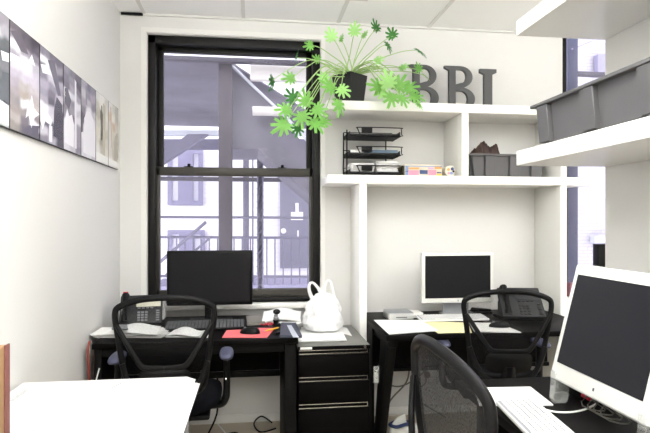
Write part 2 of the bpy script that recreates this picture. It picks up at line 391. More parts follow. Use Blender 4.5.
p = at(150, 345, 6.9); q = at(330, 288, 6.9)
tag(MB().box(p.x, q.x, 6.95, 7.3, -3, q.z-.1).build('retaining_wall', M['concrete']), 'low stained concrete wall outside below the railing', 'wall')
tag(MB().box(at(250, 80, 5.0).x, at(312, 80, 5.0).x, 4.985, 5.06, at(250, 80, 5.0).z, at(250, 65, 5.0).z, .01).build('louvre_duct', M['duct']), 'long pale metal duct hanging under the fire escape stair, upper right of window', 'duct')
tag(MB().tube([at(252.5, 111, 5.0), at(282, 111.5, 5.0)], .042, n=14).build('flue_pipe', M['duct']), 'short pale pipe hanging below the pale metal duct outside', 'pipe')
bb = MB()
for i, x in enumerate(range(-2, 10)): bb.box(x*.42-2.5, x*.42-2.14, 10.3, 10.32, 0, 0.01)
# right side, seen through the narrow window
tag(MB().box(at(568, 100, 4.4).x, at(578, 100, 4.4).x, 4.4, 4.5, -3, 4.2, .004).build('steel_column', M['rivetblue']), 'blue-grey riveted steel column outside the narrow right window', 'column')
zz = MB(); xc = at(573, 100, 4.4).x
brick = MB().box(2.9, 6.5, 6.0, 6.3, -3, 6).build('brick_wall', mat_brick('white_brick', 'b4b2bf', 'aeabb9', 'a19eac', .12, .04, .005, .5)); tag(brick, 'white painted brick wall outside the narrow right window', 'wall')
tag(MB().tube([at(572, 49, 4.38), at(585, 44, 5.2), at(592, 41, 5.9)], .008, n=6).build('overhead_cable', M['extframe']), 'thin cable slanting across the top of the narrow right window', 'cable')
p = at(598, 74, 5.9)
tag(MB().box(p.x, p.x+.4, 5.9, 5.99, p.z, p.z+.24, .01).build('wall_vent', M['extframe']), 'grey vent high on the white brick wall outside the narrow window', 'vent')
p = at(594.5, 243, 5.0)
tag(MB().box(at(594, 243, 5.9).x, at(594, 243, 5.9).x+.5, 5.88, 5.99, at(594, 243, 5.9).z, at(594, 236, 5.9).z, .01).build('outdoor_fixture', M['ltgrey']), 'small lavender box fixed on the white brick wall outside', 'box')

# ------------------------------------------------------------------ shelving units
def hutch():
    t = thing('shelving_unit', 'white open bookcase unit with overhanging boards built over the right-hand black desk', 'shelf', (1.36, 3.5, 0))
    def b(name, *a): o = MB().box(*a, .002).build(name, M['shelf'], t); o.location = (-1.36, -3.5, 0)
    Y0, Y1 = 3.335, D-.002
    b('top_board', .452, 2.215, Y0, Y1, 2.048, 2.105)
    b('shelf_board', .455, 2.215, Y0, Y1, 1.586, 1.64)
    b('divider', 1.329, 1.375, Y0+.002, Y1, 1.6405, 2.0475)
    b('side_panel', .66, .704, Y0+.002, Y1, 0, 1.5855)
    b('side_panel', 2.01, 2.054, Y0+.002, Y1, 0, 1.5855)
    b('side_panel', 2.01, 2.054, Y0+.002, Y1, 1.6405, 2.0475)
hutch()
tag(MB().box(1.08, 1.478, -.6, 2.12, 1.58, 1.64, .002).build('wall_shelf', M['shelf']), 'thick white wall shelf on the right holding a large grey crate', 'shelf', 'thick wall shelves at right')
tag(MB().box(1.08, 1.478, -.6, 2.12, 2.119, 2.18, .002).build('wall_shelf', M['shelf']), 'thick white wall shelf at top right just below the ceiling, empty', 'shelf', 'thick wall shelves at right')

# ------------------------------------------------------------------ wall prints
ARTS = [ # rows top->bottom, columns far-left (near camera) -> right ; hex greys
 ["a8a4ad b4b0b8 9a96a0", "c4c2cc d6d4dd b0adb8", "6f7478 8a8c90 6b6e72", "7c8086 8e9296 5d6266", "8f8f94 a3a3a8 6f7074", "9a9c9e 83868a 5a5e60", "78807c 6a706e 4a504e", "50565a 5a6066 3c4044", "d8d8dc e4e4e6 cfcfd4", "c0c8c6 d0d4d2 b4bab8"],
 ["6f6872 5f5863 4e4753", "8f8894 675f6b 554d59", "efeef4 9f99a6 7d7683", "a9a3b2 e6e4ee b9b4c2", "cfcad8 d9d5e0 c7c1d0", "b5adbc c6bfcd c9c2cf", "a29aa4 ada59f bfb7bd", "988f91 a3988c b1a7a8", "8a8282 f4f2fa bdb3b0", "938a86 8e8585 857c80", "aaa29b 6e6870 e9e7f1", "8c8580 5e5963 5c5863"],
 ["8b8594 6a6472 5d5765", "f6f4fb dcd9e5 857f8c", "6f6978 eceaf2 4f4a58", "7a7484 c2bdcb 9e98a8", "a39cac 8b8494 8f8797", "938d9c 6d6675 c3bdc9", "a59fac 4e4957 b9b4c0", "f1eff7 c5c1ce 5e5965", "efedf6 d1ccd8 4c4853", "66616e 5f5b67 55515d", "c9c5d1 847f8b 4a4652", "8a8592 b1adba 55525c"],
 ["8c8795 797482 6a6573", "75707f 8f8a98 57525f", "6b6674 a29dab 7e7886", "f4f3f9 d6d3dd a7a2af", "dcd9e3 8c8795 e2e0e9", "847e8b 9b95a2 c9c5d0", "8e8896 716b78 e0dee6", "e9e8ef b7b2bd 9f99a6", "f1f0f6 e3e1e9 a39daa", "e7e6ed dddbe3 9c96a3", "dedce4 c9c6d0 938d9b"],
 ["ada8b6 79748a 8e8998", "c4c0cb 8f8a9c a7a2b0", "a49eac b8b3bf 8c8695", "857f8d e6e4ec c6c2cc", "5f5a66 eeedf3 dbd9e1", "cfccd5 f1f0f5 e6e4ea", "ebe9f0 eeedf2 e4e2e8", "e2e0e8 ebeaf0 dddbe2", "d9d7e0 e4e2e9 cfccd5"],
 ["e1e0dd eceae6 cfcdc9", "c5c2b9 e8e6df d7d5cf", "b7b3a6 55514a e3e1db", "cfccc2 6a655c dad7cf", "ded9cb 4c4842 c7c2b4", "dcd9cf 9c978b d2cec3", "e6e5e0 b9b5a9 ddd9ce", "efeeeb e4e2dd e9e7e2"],
 ["dddcd8 cfcdc6 c2c0b9", "cbb9a6 e3dfd6 b7b3a8", "d3cfc4 bfa892 ccc8bd", "d9d6cd ccc4b4 b9b3a3", "dad8d1 c3bdae aaa596", "d5d2c8 b9b4a5 a59f90", "eceae6 e1ded6 d6d2c7"],
]
SHAPES = [ # pale and dark forms inside each photograph (u towards the far corner, v up)
 [('eef0f2', [(.6, .02), (1, .02), (1, .2), (.7, .22)]), ('4c5254', [(.7, .24), (1, .22), (1, .5), (.8, .48)]), ('e6e6ea', [(.75, .66), (1, .68), (1, .6), (.8, .58)])],
 [('f3f1f9', [(.45, .33), (.62, .30), (.72, .42), (.80, .30), (1, .26), (.82, .20), (.7, .08), (.6, .2), (.5, .16), (.55, .26)]), ('f6f5fb', [(.0, .70), (.45, .72), (.62, .66), (0, .62)]), ('575260', [(.4, .02), (.95, .02), (1, .14), (.6, .1)]),
  ('f4f3fa', [(.6, .74), (.72, .83), (.85, .73)]), ('6b6470', [(0, .9), (.3, .97), (.6, .8), (.35, .78)])],
 [('f1eff7', [(0, .30), (.25, .33), (.5, .27), (.45, .2), (.2, .22), (.1, .12), (0, .2)]), ('45414e', [(.55, .1), (.95, .08), (.97, .5), (.7, .56), (.58, .4)]), ('eceaf3', [(.36, .02), (.5, .02), (.5, .2), (.36, .2)]), ('f6f4fb', [(.02, .8), (.3, .84), (.45, .76), (.1, .72)]),
  ('5b5664', [(.3, .9), (.6, .95), (.9, .6), (.75, .58)])],
 [('f4f2f8', [(.04, .08), (.55, .06), (.58, .34), (.46, .46), (.3, .42), (.18, .5), (.06, .36)]), ('e9e7f0', [(.62, .06), (.74, .06), (.72, .9), (.62, .92)]), ('625d6a', [(.04, .55), (.3, .5), (.42, .62), (.2, .75), (.04, .72)]), ('f7f6fb', [(.0, .64), (.12, .62), (.1, .7)])],
 [('f0eff5', [(.12, .05), (.97, .04), (.97, .42), (.85, .56), (.6, .64), (.35, .62), (.18, .5)]), ('64606d', [(.0, .3), (.1, .32), (.12, .56), (0, .6)]), ('8a8692', [(.3, .7), (.38, .7), (.34, .96), (.28, .95)])],
 [('514d47', [(.40, .34), (.50, .33), (.50, .84), (.42, .85)]), ('bdb6a3', [(.52, .12), (.74, .12), (.78, .88), (.56, .9)]), ('f2f2ee', [(.02, .02), (.98, .02), (.98, .12), (.02, .14)])],
 [('b59c84', [(.28, .3), (.34, .3), (.26, .92), (.18, .94)]), ('a8a293', [(.5, .12), (.82, .12), (.9, .6), (.6, .5)]), ('f3f2ee', [(.02, .02), (.98, .02), (.98, .1), (.02, .12)])],
]
YD = [1.77, 2.03, 2.30, 2.572, 2.823, 3.075, 3.33, 3.572]
ZB, ZT = 1.675, 2.063
desc = ['wall print nearest the viewer, cut off by the left frame edge', 'wall print with a white star shape on brown, second from the left edge', 'wall print with dark violet blocks and a pale vertical bar, third from the left edge',
        'wall print with a pale figure below violet haze, middle of the row', 'wall print with a large white form and violet top, fifth from the left edge', 'beige wall print with a thin dark vertical mark, next to last before the corner', 'pale beige wall print closest to the room corner']
for i in range(7):
    y0, y1 = YD[i]+.001, YD[i+1]-.001
    t = thing('wall_print', desc[i], 'picture', (LEFT, (y0+y1)/2, ZB), 0, 'row of prints on the left wall')
    MB().box(.0005, .014, -(y1-y0)/2, (y1-y0)/2, 0, ZT-ZB, .0008).build('backing', M['blacksat'], t)
    rows = [[srgb(h) for h in r.split()] for r in ARTS[i]]
    nr = len(rows); NU, NV = 36, 64
    bm = bmesh.new(); lay = bm.verts.layers.float_color.new('print')
    hw = (y1-y0)/2-.0038; H = ZT-ZB
    vs_ = []
    for u in range(NU+1):
        cu = []
        for v in range(NV+1):
            vv = bm.verts.new((.0146, -hw+2*hw*u/NU, .002+(H-.004)*v/NV))
            jx = noise.noise(Vector((u*.10, v*.09, i*7.1)))*.35; jy = noise.noise(Vector((u*.13, v*.06, i*3.7+50)))*.4
            fu = max(0, min(1.999, u/NU*3-.5+jx)); fv = max(0, min(nr-1.001, (1-v/NV)*nr-.5+jy))
            a, c = int(fu), int(fv); du, dv = fu-a, fv-c
            du = max(0, min(1, (du-.5)*2.8+.5)); dv = max(0, min(1, (dv-.5)*2.4+.5))
            m1 = [rows[c][a][k]*(1-du)+rows[c][a+1][k]*du for k in range(3)]
            m2 = [rows[min(nr-1, c+1)][a][k]*(1-du)+rows[min(nr-1, c+1)][a+1][k]*du for k in range(3)]
            vv[lay] = tuple(m1[k]*(1-dv)+m2[k]*dv for k in range(3))+(1,)
            cu.append(vv)
        vs_.append(cu)
    for u in range(NU):
        for v in range(NV): bm.faces.new((vs_[u][v], vs_[u+1][v], vs_[u+1][v+1], vs_[u][v+1]))
    for col, pts in SHAPES[i]:
        vv = []
        for (uu, vw) in pts:
            q = bm.verts.new((.01475, -hw+2*hw*uu, .002+(H-.004)*vw)); q[lay] = srgb(col)+(1,); vv.append(q)
        bm.faces.new(vv)
    me = bpy.data.meshes.new('print'); bm.to_mesh(me); bm.free(); me.materials.append(M['art'])
    o = bpy.data.objects.new('print', me); COL.objects.link(o); o.parent = t

# ------------------------------------------------------------------ desks
DZ = .73
def local(o, par):
    o.location = -Vector(par.location); return o
def desk1():
    t = thing('desk', 'black office desk under the big window with a black monitor on it', 'desk', (-.3, 3.2, 0))
    def p(n, mb, m): return local(mb.build(n, m, t), t)
    p('desktop', MB().box(-.812, .232, 2.85, 3.60, DZ-.03, DZ, .003), M['desk'])
    p('modesty_panel', MB().box(-.77, .16, 3.395, 3.41, .42, DZ-.031), M['deskpanel'])
    p('crossbar', MB().box(-.77, .16, 3.37, 3.394, .385, .42, .003), M['blackmetal'])
    p('front_rail', MB().box(-.77, .16, 2.875, 2.90, DZ-.075, DZ-.031, .003), M['blackmetal'])
    p('leg', MB().box(.162, .225, 2.88, 3.42, 0, DZ-.031, .004), M['blackmetal'])
    p('leg', MB().box(-.808, -.772, 2.88, 3.42, 0, DZ-.031, .004), M['blackmetal'])
desk1()
def desk2():
    t = thing('desk', 'black office desk inside the white shelving unit with a white-framed monitor', 'desk', (1.35, 3.2, 0))
    def p(n, mb, m): return local(mb.build(n, m, t), t)
    p('desktop', MB().box(.708, 2.005, 2.842, 3.60, DZ-.03, DZ, .003), M['desk'])
    p('modesty_panel', MB().box(.76, 1.95, 3.395, 3.41, .40, DZ-.031), M['deskpanel'])
    p('crossbar', MB().box(.76, 1.95, 3.37, 3.394, .385, .41, .003), M['blackmetal'])
    p('end_panel', MB().box(.709, .7095+.012, 3.20, 3.60, .02, DZ-.031), M['desk'])
    for x in (.748, 1.955):
        m = MB().prism([(x-.025, 2.86, DZ-.031), (x-.025, 3.04, DZ-.031), (x-.025, 3.22, .05), (x-.025, 3.12, .05)], (.05, 0, 0), b=.004)
        m.box(x-.025, x+.025, 2.88, 3.5, 0, .05, .006)
        m.box(x-.025, x+.025, 2.86, 3.5, DZ-.07, DZ-.031, .004)
        p('leg', m, M['blackmetal'])
desk2()
def desk3():
    t = thing('desk', 'black desk along the right partition with the large tilted white monitor', 'desk', (1.1, 1.2, 0))
    def p(n, mb, m): return local(mb.build(n, m, t), t)
    p('desktop', MB().box(.775, 1.475, .25, 2.02, DZ-.03, DZ, .003), M['desk'])
    p('leg', MB().box(.85, 1.45, 1.95, 1.99, 0, DZ-.031, .004), M['blackmetal'])
    p('leg', MB().box(.85, 1.45, .30, .34, 0, DZ-.031, .004), M['blackmetal'])
    p('modesty_panel', MB().box(1.42, 1.44, .345, 1.945, .35, DZ-.031), M['deskpanel'])
desk3()
def table():
    t = thing('table', 'table at lower left buried under large white drawings', 'table', (-.53, 1.3, 0))
    def p(n, mb, m): return local(mb.build(n, m, t), t)
    p('tabletop', MB().box(-.862, -.225, .35, 2.13, .705, .73, .003), M['shelf'])
    for x in (-.83, -.26):
        for y in (.4, 2.05): p('leg', MB().cyl((x, y, 0), (x, y, .7045), .02), M['greypl'])
table()
def pedestal():
    t = thing('filing_cabinet', 'black drawer pedestal with chrome-lined pulls between the two back desks', 'cabinet', (.4385, 3.3, 0))
    def p(n, mb, m, par=None):
        o = mb.build(n, m, par or t)
        return o if par else local(o, t)
    x0, x1, y0 = .243, .652, 3.0
    p('body', MB().box(x0, x1, y0+.02, 3.58, .02, .628, .003), M['desk'])
    p('top', MB().box(x0, x1, y0, 3.58, .6285, .65, .003), M['tile'])
    p('top_edge', MB().box(x0, x1, y0-.002, y0-.0002, .629, .649), M['desk'])
    for z1, z0 in ((.60, .48), (.448, .328), (.297, .03)):
        d = p('drawer', MB().box(x0+.004, x1-.004, y0, y0+.0195, z0, z1, .002), M['desk'])
    for z1, z0 in ((.628, .604), (.477, .451), (.326, .300)):
        h = MB().box(x0+.006, x1-.012, y0+.004, y0+.0185, z1-.0045, z1-.001).box(x0+.006, x1-.012, y0+.004, y0+.0185, z0+.001, z0+.0045).box(x1-.016, x1-.0125, y0+.004, y0+.0185, z0+.001, z1-.001)
        p('drawer_pull', h, M['chrome'])
    p('name_tag', MB().box(x0+.012, x0+.078, y0-.006, y0-.0025, .634, .647), M['paper'])
    p('lock', MB().cyl((x1-.03, y0-.009, .64), (x1-.03, y0-.0025, .64), .0085, n=14), M['chrome'])
pedestal()

# ------------------------------------------------------------------ task chairs
def chair(label, loc, rz, az=0, net='net'):
    """seat faces +Y, origin on floor under the gas column"""
    t = thing('office_chair', label, 'chair', loc, rz, 'black mesh-back office chairs')
    by = -.235   # back plane at seat height; reclines with z
    def bp(x, z, off=0): # point on the back surface, curved around the sitter
        q = (z-.55)/.47
        return Vector((x, by-.06*q+.35*x*x*1.2 - .02*math.sin(PI*q)+off, z))
    ctrl = [(-.09, .565), (-.165, .60), (-.185, .70), (-.205, .84), (-.217, .93), (-.196, .965), (-.11, .992), (0, 1.0),
            (.11, .992), (.196, .965), (.217, .93), (.205, .84), (.185, .70), (.165, .60), (.09, .565), (0, .562)]
    MB().tube([bp(*c) for c in ctrl], .0135, closed=True, n=10, flat=(1.0, .8), up=(0, 1, 0), smooth=5).build('back_frame', M['blacksat'], t)
    def netf(u, v):
        z = .568+.428*v
        hw = .0
        zs = [.562, .58, .60, .70, .84, .93, .965, .992]; ws = [.09, .14, .165, .185, .205, .217, .196, .11]
        for k in range(len(zs)-1):
            if zs[k] <= z <= zs[k+1]: hw = ws[k]+(ws[k+1]-ws[k])*(z-zs[k])/(zs[k+1]-zs[k])
        if z >= .992: hw = .11
        return bp((u-.5)*2*hw, z, .004)
    MB().grid(netf, 14, 16).build('mesh_back', M[net], t)
    for s in (-1, 1):
        MB().tube([bp(s*.207, .885, -.008), bp(s*.168, .822, -.022), bp(s*.130, .762, -.034), bp(s*.102, .722, -.04), bp(s*.075, .708, -.042), bp(0, .706, -.043)], [.009, .010, .010, .011, .011, .010], n=8, flat=(1.15, .8), up=(0, 1, 0), smooth=4).build('back_brace', M['blacksat'], t)
        MB().tube([bp(s*.187, .72, -.010), bp(s*.155, .63, -.03), bp(s*.10, .56, -.05), bp(0, .54, -.055)], .011, n=8, flat=(1.2, .8), up=(0, 1, 0), smooth=4).build('lower_brace', M['blacksat'], t)
    # lumbar plate: rounded-trapezoid pad
    def lum(u, v):
        a = u*2*PI; r = 1-v
        x = .116*math.copysign(abs(math.cos(a))**.55, math.cos(a)); z = .056*math.copysign(abs(math.sin(a))**.55, math.sin(a))
        return bp(x*r, .648+z*r, -.04-.016*(1-(1-r)**0)*0-.018*(1-r**3))
    MB().grid(lum, 28, 6, closeu=True).build('lumbar_pad', M['black'], t)
    MB().tube([bp(0, .63, -.045), bp(0, .52, -.05), (0, -.24, .44), (0, -.10, .405), (0, 0, .40)], [.024, .027, .03, .03, .026], n=10, flat=(1.4, .7), up=(0, 1, .2), smooth=4).build('spine', M['black'], t)
    # seat cushion
    def seat(u, v):
        a = u*2*PI; r = math.sin(v*PI); hz = math.cos(v*PI)
        n_ = 3.2; ca, sa = math.cos(a), math.sin(a); k = (abs(ca)**n_+abs(sa)**n_)**(-1/n_)
        rr = min(1, r**.45)
        x = .245*k*ca*rr; y = .235*k*sa*rr+.03
        z = .475+.042*math.copysign(abs(hz)**.7, hz) - .03*max(0, (y-.12)/.15)**2*.6 + .02*(x/.25)**2
        return Vector((x, y, z))
    MB().grid(seat, 36, 14, closeu=True).build('seat', M['fabric'], t)
    MB().box(-.19, .19, -.15, .2, .415, .44, .01).box(-.09, .09, -.1, .12, .375, .416, .01).build('seat_pan', M['black'], t)
    for s in (-1, 1):
        arm = MB().tube([(s*.12, .03, .425), (s*.235, .03, .43), (s*.26, .03, .455), (s*.268, .03, .50), (s*.268, .03, .665+az)], [.016, .018, .02, .018, .016], n=10, flat=(1, 1.35), up=(0, 1, 0), smooth=4).build('armrest', M['black'], t)
        def padf(u, v, s=s):
            a = u*2*PI; r = math.sin(v*PI)**.5; hz = math.cos(v*PI)
            return Vector((s*.268+.036*math.copysign(abs(math.cos(a))**.7, math.cos(a))*r, +.018+.11*math.copysign(abs(math.sin(a))**.8, math.sin(a))*r, .68+az+.017*hz))
        MB().grid(padf, 24, 10, closeu=True).build('arm_pad', M['pad'], arm)
        MB().cyl((s*.268, .03, .56), (s*.262, .03, .56), .009, n=10).cyl((s*.268, -.0, .56), (s*.262, 0, .56), .006, n=10).build('screw', M['chrome'], arm)
    MB().cyl((0, 0, .10), (0, 0, .26), .03).cyl((0, 0, .26), (0, 0, .385), .017).build('gas_column', M['blackmetal'], t)
    hb = MB().cyl((0, 0, .075), (0, 0, .125), .045, .035)
    hb.build('hub', M['black'], t)
    for k in range(5):
        a = 2*PI*k/5+.3; c, s_ = math.cos(a), math.sin(a)
        lg = MB().tube([(c*.03, s_*.03, .10), (c*.17, s_*.17, .09), (c*.295, s_*.295, .07)], [.022, .019, .015], n=8, flat=(1.1, .8), up=(0, 0, 1)).build('base_leg', M['black'], t)
        cx, cy = c*.285, s_*.285
        MB().cyl((cx-s_*.022, cy+c*.022, .027), (cx-s_*.006, cy+c*.006, .027), .027, n=16).cyl((cx+s_*.006, cy-c*.006, .027), (cx+s_*.022, cy-c*.022, .027), .027, n=16).cyl((cx, cy, .03), (cx, cy, .072), .007).build('caster', M['black'], lg)
    return t
chair('black mesh-back office chair at the desk under the big window', (-.393, 2.70, 0), math.radians(2)).scale = (.965, 1, 1.018)
chair('black mesh-back office chair at the desk inside the white shelving unit', (1.30, 2.83, 0), math.radians(-9))
chair('black mesh-back office chair in the foreground turned to the right partition desk', (.700, 1.13, 0), math.radians(-90), -.08, 'net2').scale = (1.04, 1.04, 1.075)

# ------------------------------------------------------------------ monitors
def monitor_black():
    t = thing('monitor', 'wide black monitor standing in front of the big window', 'monitor', (-.265, 3.36, DZ))
    MB().box(-.256, .256, -.018, .018, .108, .44, .006).build('housing', M['black'], t)
    MB().box(-.240, .240, -.0195, -.0185, .128, .424).build('screen', M['screen'], t)
    MB().box(-.035, .035, .02, .045, .02, .22, .006).build('stand_neck', M['black'], t)
    MB().box(-.13, .13, -.06, .12, 0, .012, .005).build('stand_base', M['black'], t)
monitor_black()
def monitor_white():
    t = thing('monitor', 'white-framed flat monitor standing under the white shelving unit', 'monitor', (1.32, 3.40, DZ))
    MB().box(-.245, .245, -.02, .02, .085, .415, .01).build('housing', M['whitepl'], t)
    MB().box(-.222, .222, -.0215, -.0205, .118, .394).build('screen', M['screen'], t)
    MB().box(-.004, .004, -.0212, -.0205, .096, .105, .0003).build('maker_mark', M['greypl'], t)
    MB().box(-.09, .09, .021, .035, .012, .22, .005).box(-.09, .09, -.08, .10, 0, .012, .004).build('stand', M['greypl'], t)
monitor_white()
def monitor_big():
    # screen faces -X, tilted back 14.7 deg
    t = thing('monitor', 'large white-framed monitor tilted back on clear feet at the right partition desk', 'monitor', (1.01, 1.51, DZ))
    R_ = Matrix.Translation((-.002, 0, .083)) @ Matrix.Rotation(math.radians(14.7), 4, 'Y')
    # local frame after R_: x thickness, y width, z height
    MB().box(0, .022, -.237, .237, 0, .403, .010, mx=R_, seg=3).build('bezel', M['whitepl'], t)
    MB().box(.018, .030, -.240, .240, -.004, .407, .006, mx=R_, seg=3).build('clear_shell', M['clear'], t)
    MB().box(.0225, .045, -.225, .225, .02, .38, .008, mx=R_).build('back_housing', M['whitepl'], t)
    MB().box(-.0015, -.0002, -.200, .209, .060, .366, mx=R_).build('screen', M['screen2'], t)
    mk = MB().box(-.001, -.0002, -.004, .004, .024, .034, .0003, mx=R_); mk.build('maker_mark', M['inkdark'], t)
    for y in (-.212, .212):
        MB().prism([(0.0, y-.016, .110), (-.006, y-.016, .02), (.0, y-.016, .002), (.04, y-.016, .002), (.048, y-.016, .02), (.052, y-.016, .105)], (0, .032, 0), b=.003).build('clear_foot', M['clear'], t)
    MB().tube([(.05, 0, .25), (.13, 0, .10), (.16, 0, .006)], .012, flat=(3.5, .5), up=(1, 0, 0), smooth=3).build('rear_leg', M['clear'], t)
monitor_big()

# ------------------------------------------------------------------ keyboards, phones, mice
def keyboard(label, loc, rz, base, key, w=.44, d=.15, tilt=4, z=.0, full=True):
    t = thing('keyboard', label, 'keyboard', loc, rz)
    R_ = Matrix.Rotation(math.radians(tilt), 4, 'X')
    MB().box(-w/2, w/2, -d/2, d/2, .004, .018, .004, mx=Matrix.Translation((0, 0, .008)) @ R_).build('case', M['keywhite'] if base is M['kbdgap'] else base, t)
    if base is M['kbdgap']: t_ = MB().box(-w/2+.006, w/2-.006, -d/2+.006, d/2-.006, .0181, .0192, mx=Matrix.Translation((0, 0, .008)) @ R_).build('key_bed', base, t)
    m = MB(); rows = 6; pitch = (w-.02)/22
    for r in range(rows):
        y = -d/2+.018+r*(d-.036)/(rows-1)
        for c in range(22):
            if r == 0 and 4 <= c <= 8: continue
            x = -w/2+.010+pitch*(c+.5)
            m.box(x-pitch*.39, x+pitch*.39, y-.0076, y+.0076, .018, .0235, mx=Matrix.Translation((0, 0, .008)) @ R_)
        if r == 0: m.box(-w/2+.010+pitch*4.1, -w/2+.010+pitch*8.9, y-.0085, y+.0085, .018, .0235, mx=Matrix.Translation((0, 0, .008)) @ R_)
    m.build('keys', key, t)
    return t
p = on(211, 318, DZ+.012)
keyboard('black computer keyboard in front of the black monitor', (p.x-.01, 3.17, DZ), math.radians(2), M['black'], mat('key_top_grey', '5f6164', .5), w=.46, d=.155, tilt=7)
p = on(450, 319, DZ)
keyboard('white computer keyboard under the white-framed monitor at the back', (p.x-.01, 3.22, DZ), math.radians(-1), M['kbdgap'], M['keywhite'], w=.43, d=.12, tilt=4)
a = on(513, 401, DZ+.01); b_ = on(560, 433, DZ+.01)
keyboard('white computer keyboard on the right partition desk in the foreground', (.835, 1.485, DZ+.0004), math.radians(-97), M['kbdgap'], M['keywhite'], w=.43, d=.130, tilt=3)

def mouse(label, loc, rz):
    t = thing('mouse', label, 'mouse', loc, rz)
    def f(u, v):
        a = u*2*PI; th = v*PI/2
        y = .058*math.sin(a)*math.cos(th); x = .033*math.cos(a)*math.cos(th)*(1+.1*math.sin(a))
        return Vector((x, y, .034*math.sin(th)**.8*(1-.25*math.sin(a)*math.cos(th))+.001))
    MB().grid(f, 24, 8, closeu=True).build('shell', M['blacksat'], t)
    MB().box(-.004, .004, .022, .036, .024, .033, .002).build('scroll_wheel', M['greypl'], t)
def deskp(px, py): return on(px, py, DZ)
p = deskp(250, 334); mouse('black computer mouse on the red mouse pad', (p.x, p.y, DZ+.0045), 1.2)
p = deskp(499, 328); mouse('black computer mouse on papers beside the dark desk phone', (p.x-.0, p.y, DZ+.006), 1.3)
q = [on(176, 1, 0)]
def sheetpoly(pts, z, m, name, label, cat='paper', th=.0012, group=None, curl=0):
    mb = MB().prism([Vector((x, y, z)) for x, y in pts], Vector((0, 0, th))); o = mb.build(name, m)
    return tag(o, label, cat, group)
def quad(px, z): return [tuple(on(x, y, z).xy) for x, y in px]
tag(MB().prism([Vector((*c, DZ)) for c in quad([(222, 338), (267, 338), (275, 328.5), (228, 328.5)], DZ)], (0, 0, .004), b=.0012).build('mouse_pad', M['redpad']), 'red rectangular mouse pad on the desk under the big window', 'mouse pad')

def desk_phone(label, loc, rz, lcdm, handset_red=False, keym=None, w=.19):
    t = thing('desk_phone', label, 'telephone', loc, rz)
    R_ = Matrix.Translation((0, .02, .072)) @ Matrix.Rotation(math.radians(44), 4, 'X')
    MB().box(-w/2, w/2, -.095, .115, 0, .03, .008, mx=R_).build('body', M['phone'], t)
    MB().prism([(-w/2+.01, -.05, 0), (-w/2+.01, .10, 0), (-w/2+.01, .10, .09), (-w/2+.01, -.03, .012)], (w-.02, 0, 0)).build('foot', M['black'], t)
    MB().box(-.028, w/2-.010, .022, .088, .0305, .034, .002, mx=R_).build('display', lcdm, t)
    m = MB()
    for r in range(4):
        for c in range(3): m.box(-.02+c*.021, -.004+c*.021, -.082+r*.019, -.070+r*.019, .0305, .035, .001, mx=R_)
    for r in range(5): m.box(w/2-.036, w/2-.016, -.082+r*.017, -.073+r*.017, .0305, .035, .001, mx=R_)
    for c in range(4): m.box(-.02+c*.024, -.004+c*.024, .008, .015, .0305, .035, .001, mx=R_)
    m.build('keys', keym or M['keygrey'], t)
    hs = MB().tube([(-w/2+.03, -.085, .045), (-w/2+.03, -.05, .062), (-w/2+.03, .04, .066), (-w/2+.03, .095, .050)], [.022, .015, .015, .023], n=10, smooth=4, mx=R_)
    h = hs.build('handset', M['black'], t)
    if handset_red:
        MB().box(-w/2+.015, -w/2+.045, .10, .112, .045, .068, .003, mx=R_).build('painted_reflection', M['red'], h)  # red block stands in for a pink reflection on the handset
    # curly cord
    pts = []
    for k in range(90):
        a = k*.9; s_ = k/89
        c = Vector((-w/2-.012, -.10+.03*math.sin(s_*PI)-0*s_, .02)).lerp(Vector((-w/2-.02, .06, .012)), s_)
        pts.append(c+Vector((math.cos(a)*.007, 0, math.sin(a)*.007)))
    MB().tube(pts, .0016, n=5).build('cord', M['black'], t)
    return t
desk_phone('dark grey desk phone with a lit beige display in the left corner', (-.662, 3.31, DZ), math.radians(8), M['lcd'], True, M['greypl'], .24).scale = (1.0,)*3
desk_phone('dark desk phone with a blank display behind the right-hand back chair', (1.675, 3.22, DZ), math.radians(-12), M['lcd2'], False, M['key'], .24).scale = (1.1,)*3

# ------------------------------------------------------------------ papers
def stack(name, label, pxq, z0, n, m, cat='paper', jit=.006, th=.0016, group=None):
    """loose pile of n sheets on a footprint given by corners"""
    pts = [Vector((x, y)) for x, y in quad(pxq, z0)]
    c = sum(pts, Vector((0, 0)))/4; mb = MB(); rnd = random.Random(len(label)*13+n)
    for k in range(n):
        a = rnd.uniform(-.05, .05) if n > 1 else 0; dx, dy = (rnd.uniform(-jit, jit), rnd.uniform(-jit, jit)) if n > 1 else (0, 0)
        Rm = Matrix.Rotation(a, 2)
        pp = [Rm @ (q_-c)+c+Vector((dx, dy)) for q_ in pts]
        mb.prism([Vector((q_.x, q_.y, z0+k*th*1.15)) for q_ in pp], (0, 0, th*.85))
    return tag(mb.build(name, m), label, cat, group)
def bowed(name, label, pxq, z0, rise, m, cat='paper', th=.0012, ph=0):
    P = [Vector((*q_, 0)) for q_ in quad(pxq, z0)]
    def f(u, v):
        q_ = P[0].lerp(P[1], u).lerp(P[3].lerp(P[2], u), v)
        q_.z = z0+.001+rise*(math.sin(u*PI*1.0+ph)**2)*(.4+.6*v); return q_
    return tag(MB().grid(f, 16, 8, th=-th).build(name, m), label, cat)
stack('paper_stack', 'thick pile of white papers at the left corner of the window desk', [(93, 338), (160, 338), (170, 330.5), (104, 330.5)], DZ+.0005, 9, M['paper2'], jit=.014, th=.002)
bowed('paper_sheet', 'curled white sheets on top of the corner paper pile', [(102, 334), (156, 335), (161, 326.5), (116, 326.5)], DZ+.022, .018, M['paper'])
stack('paper_stack', 'white papers fanned before the black keyboard', [(165, 337.5), (209, 337.5), (212, 331), (182, 333)], DZ+.0005, 4, M['paper'], jit=.01)
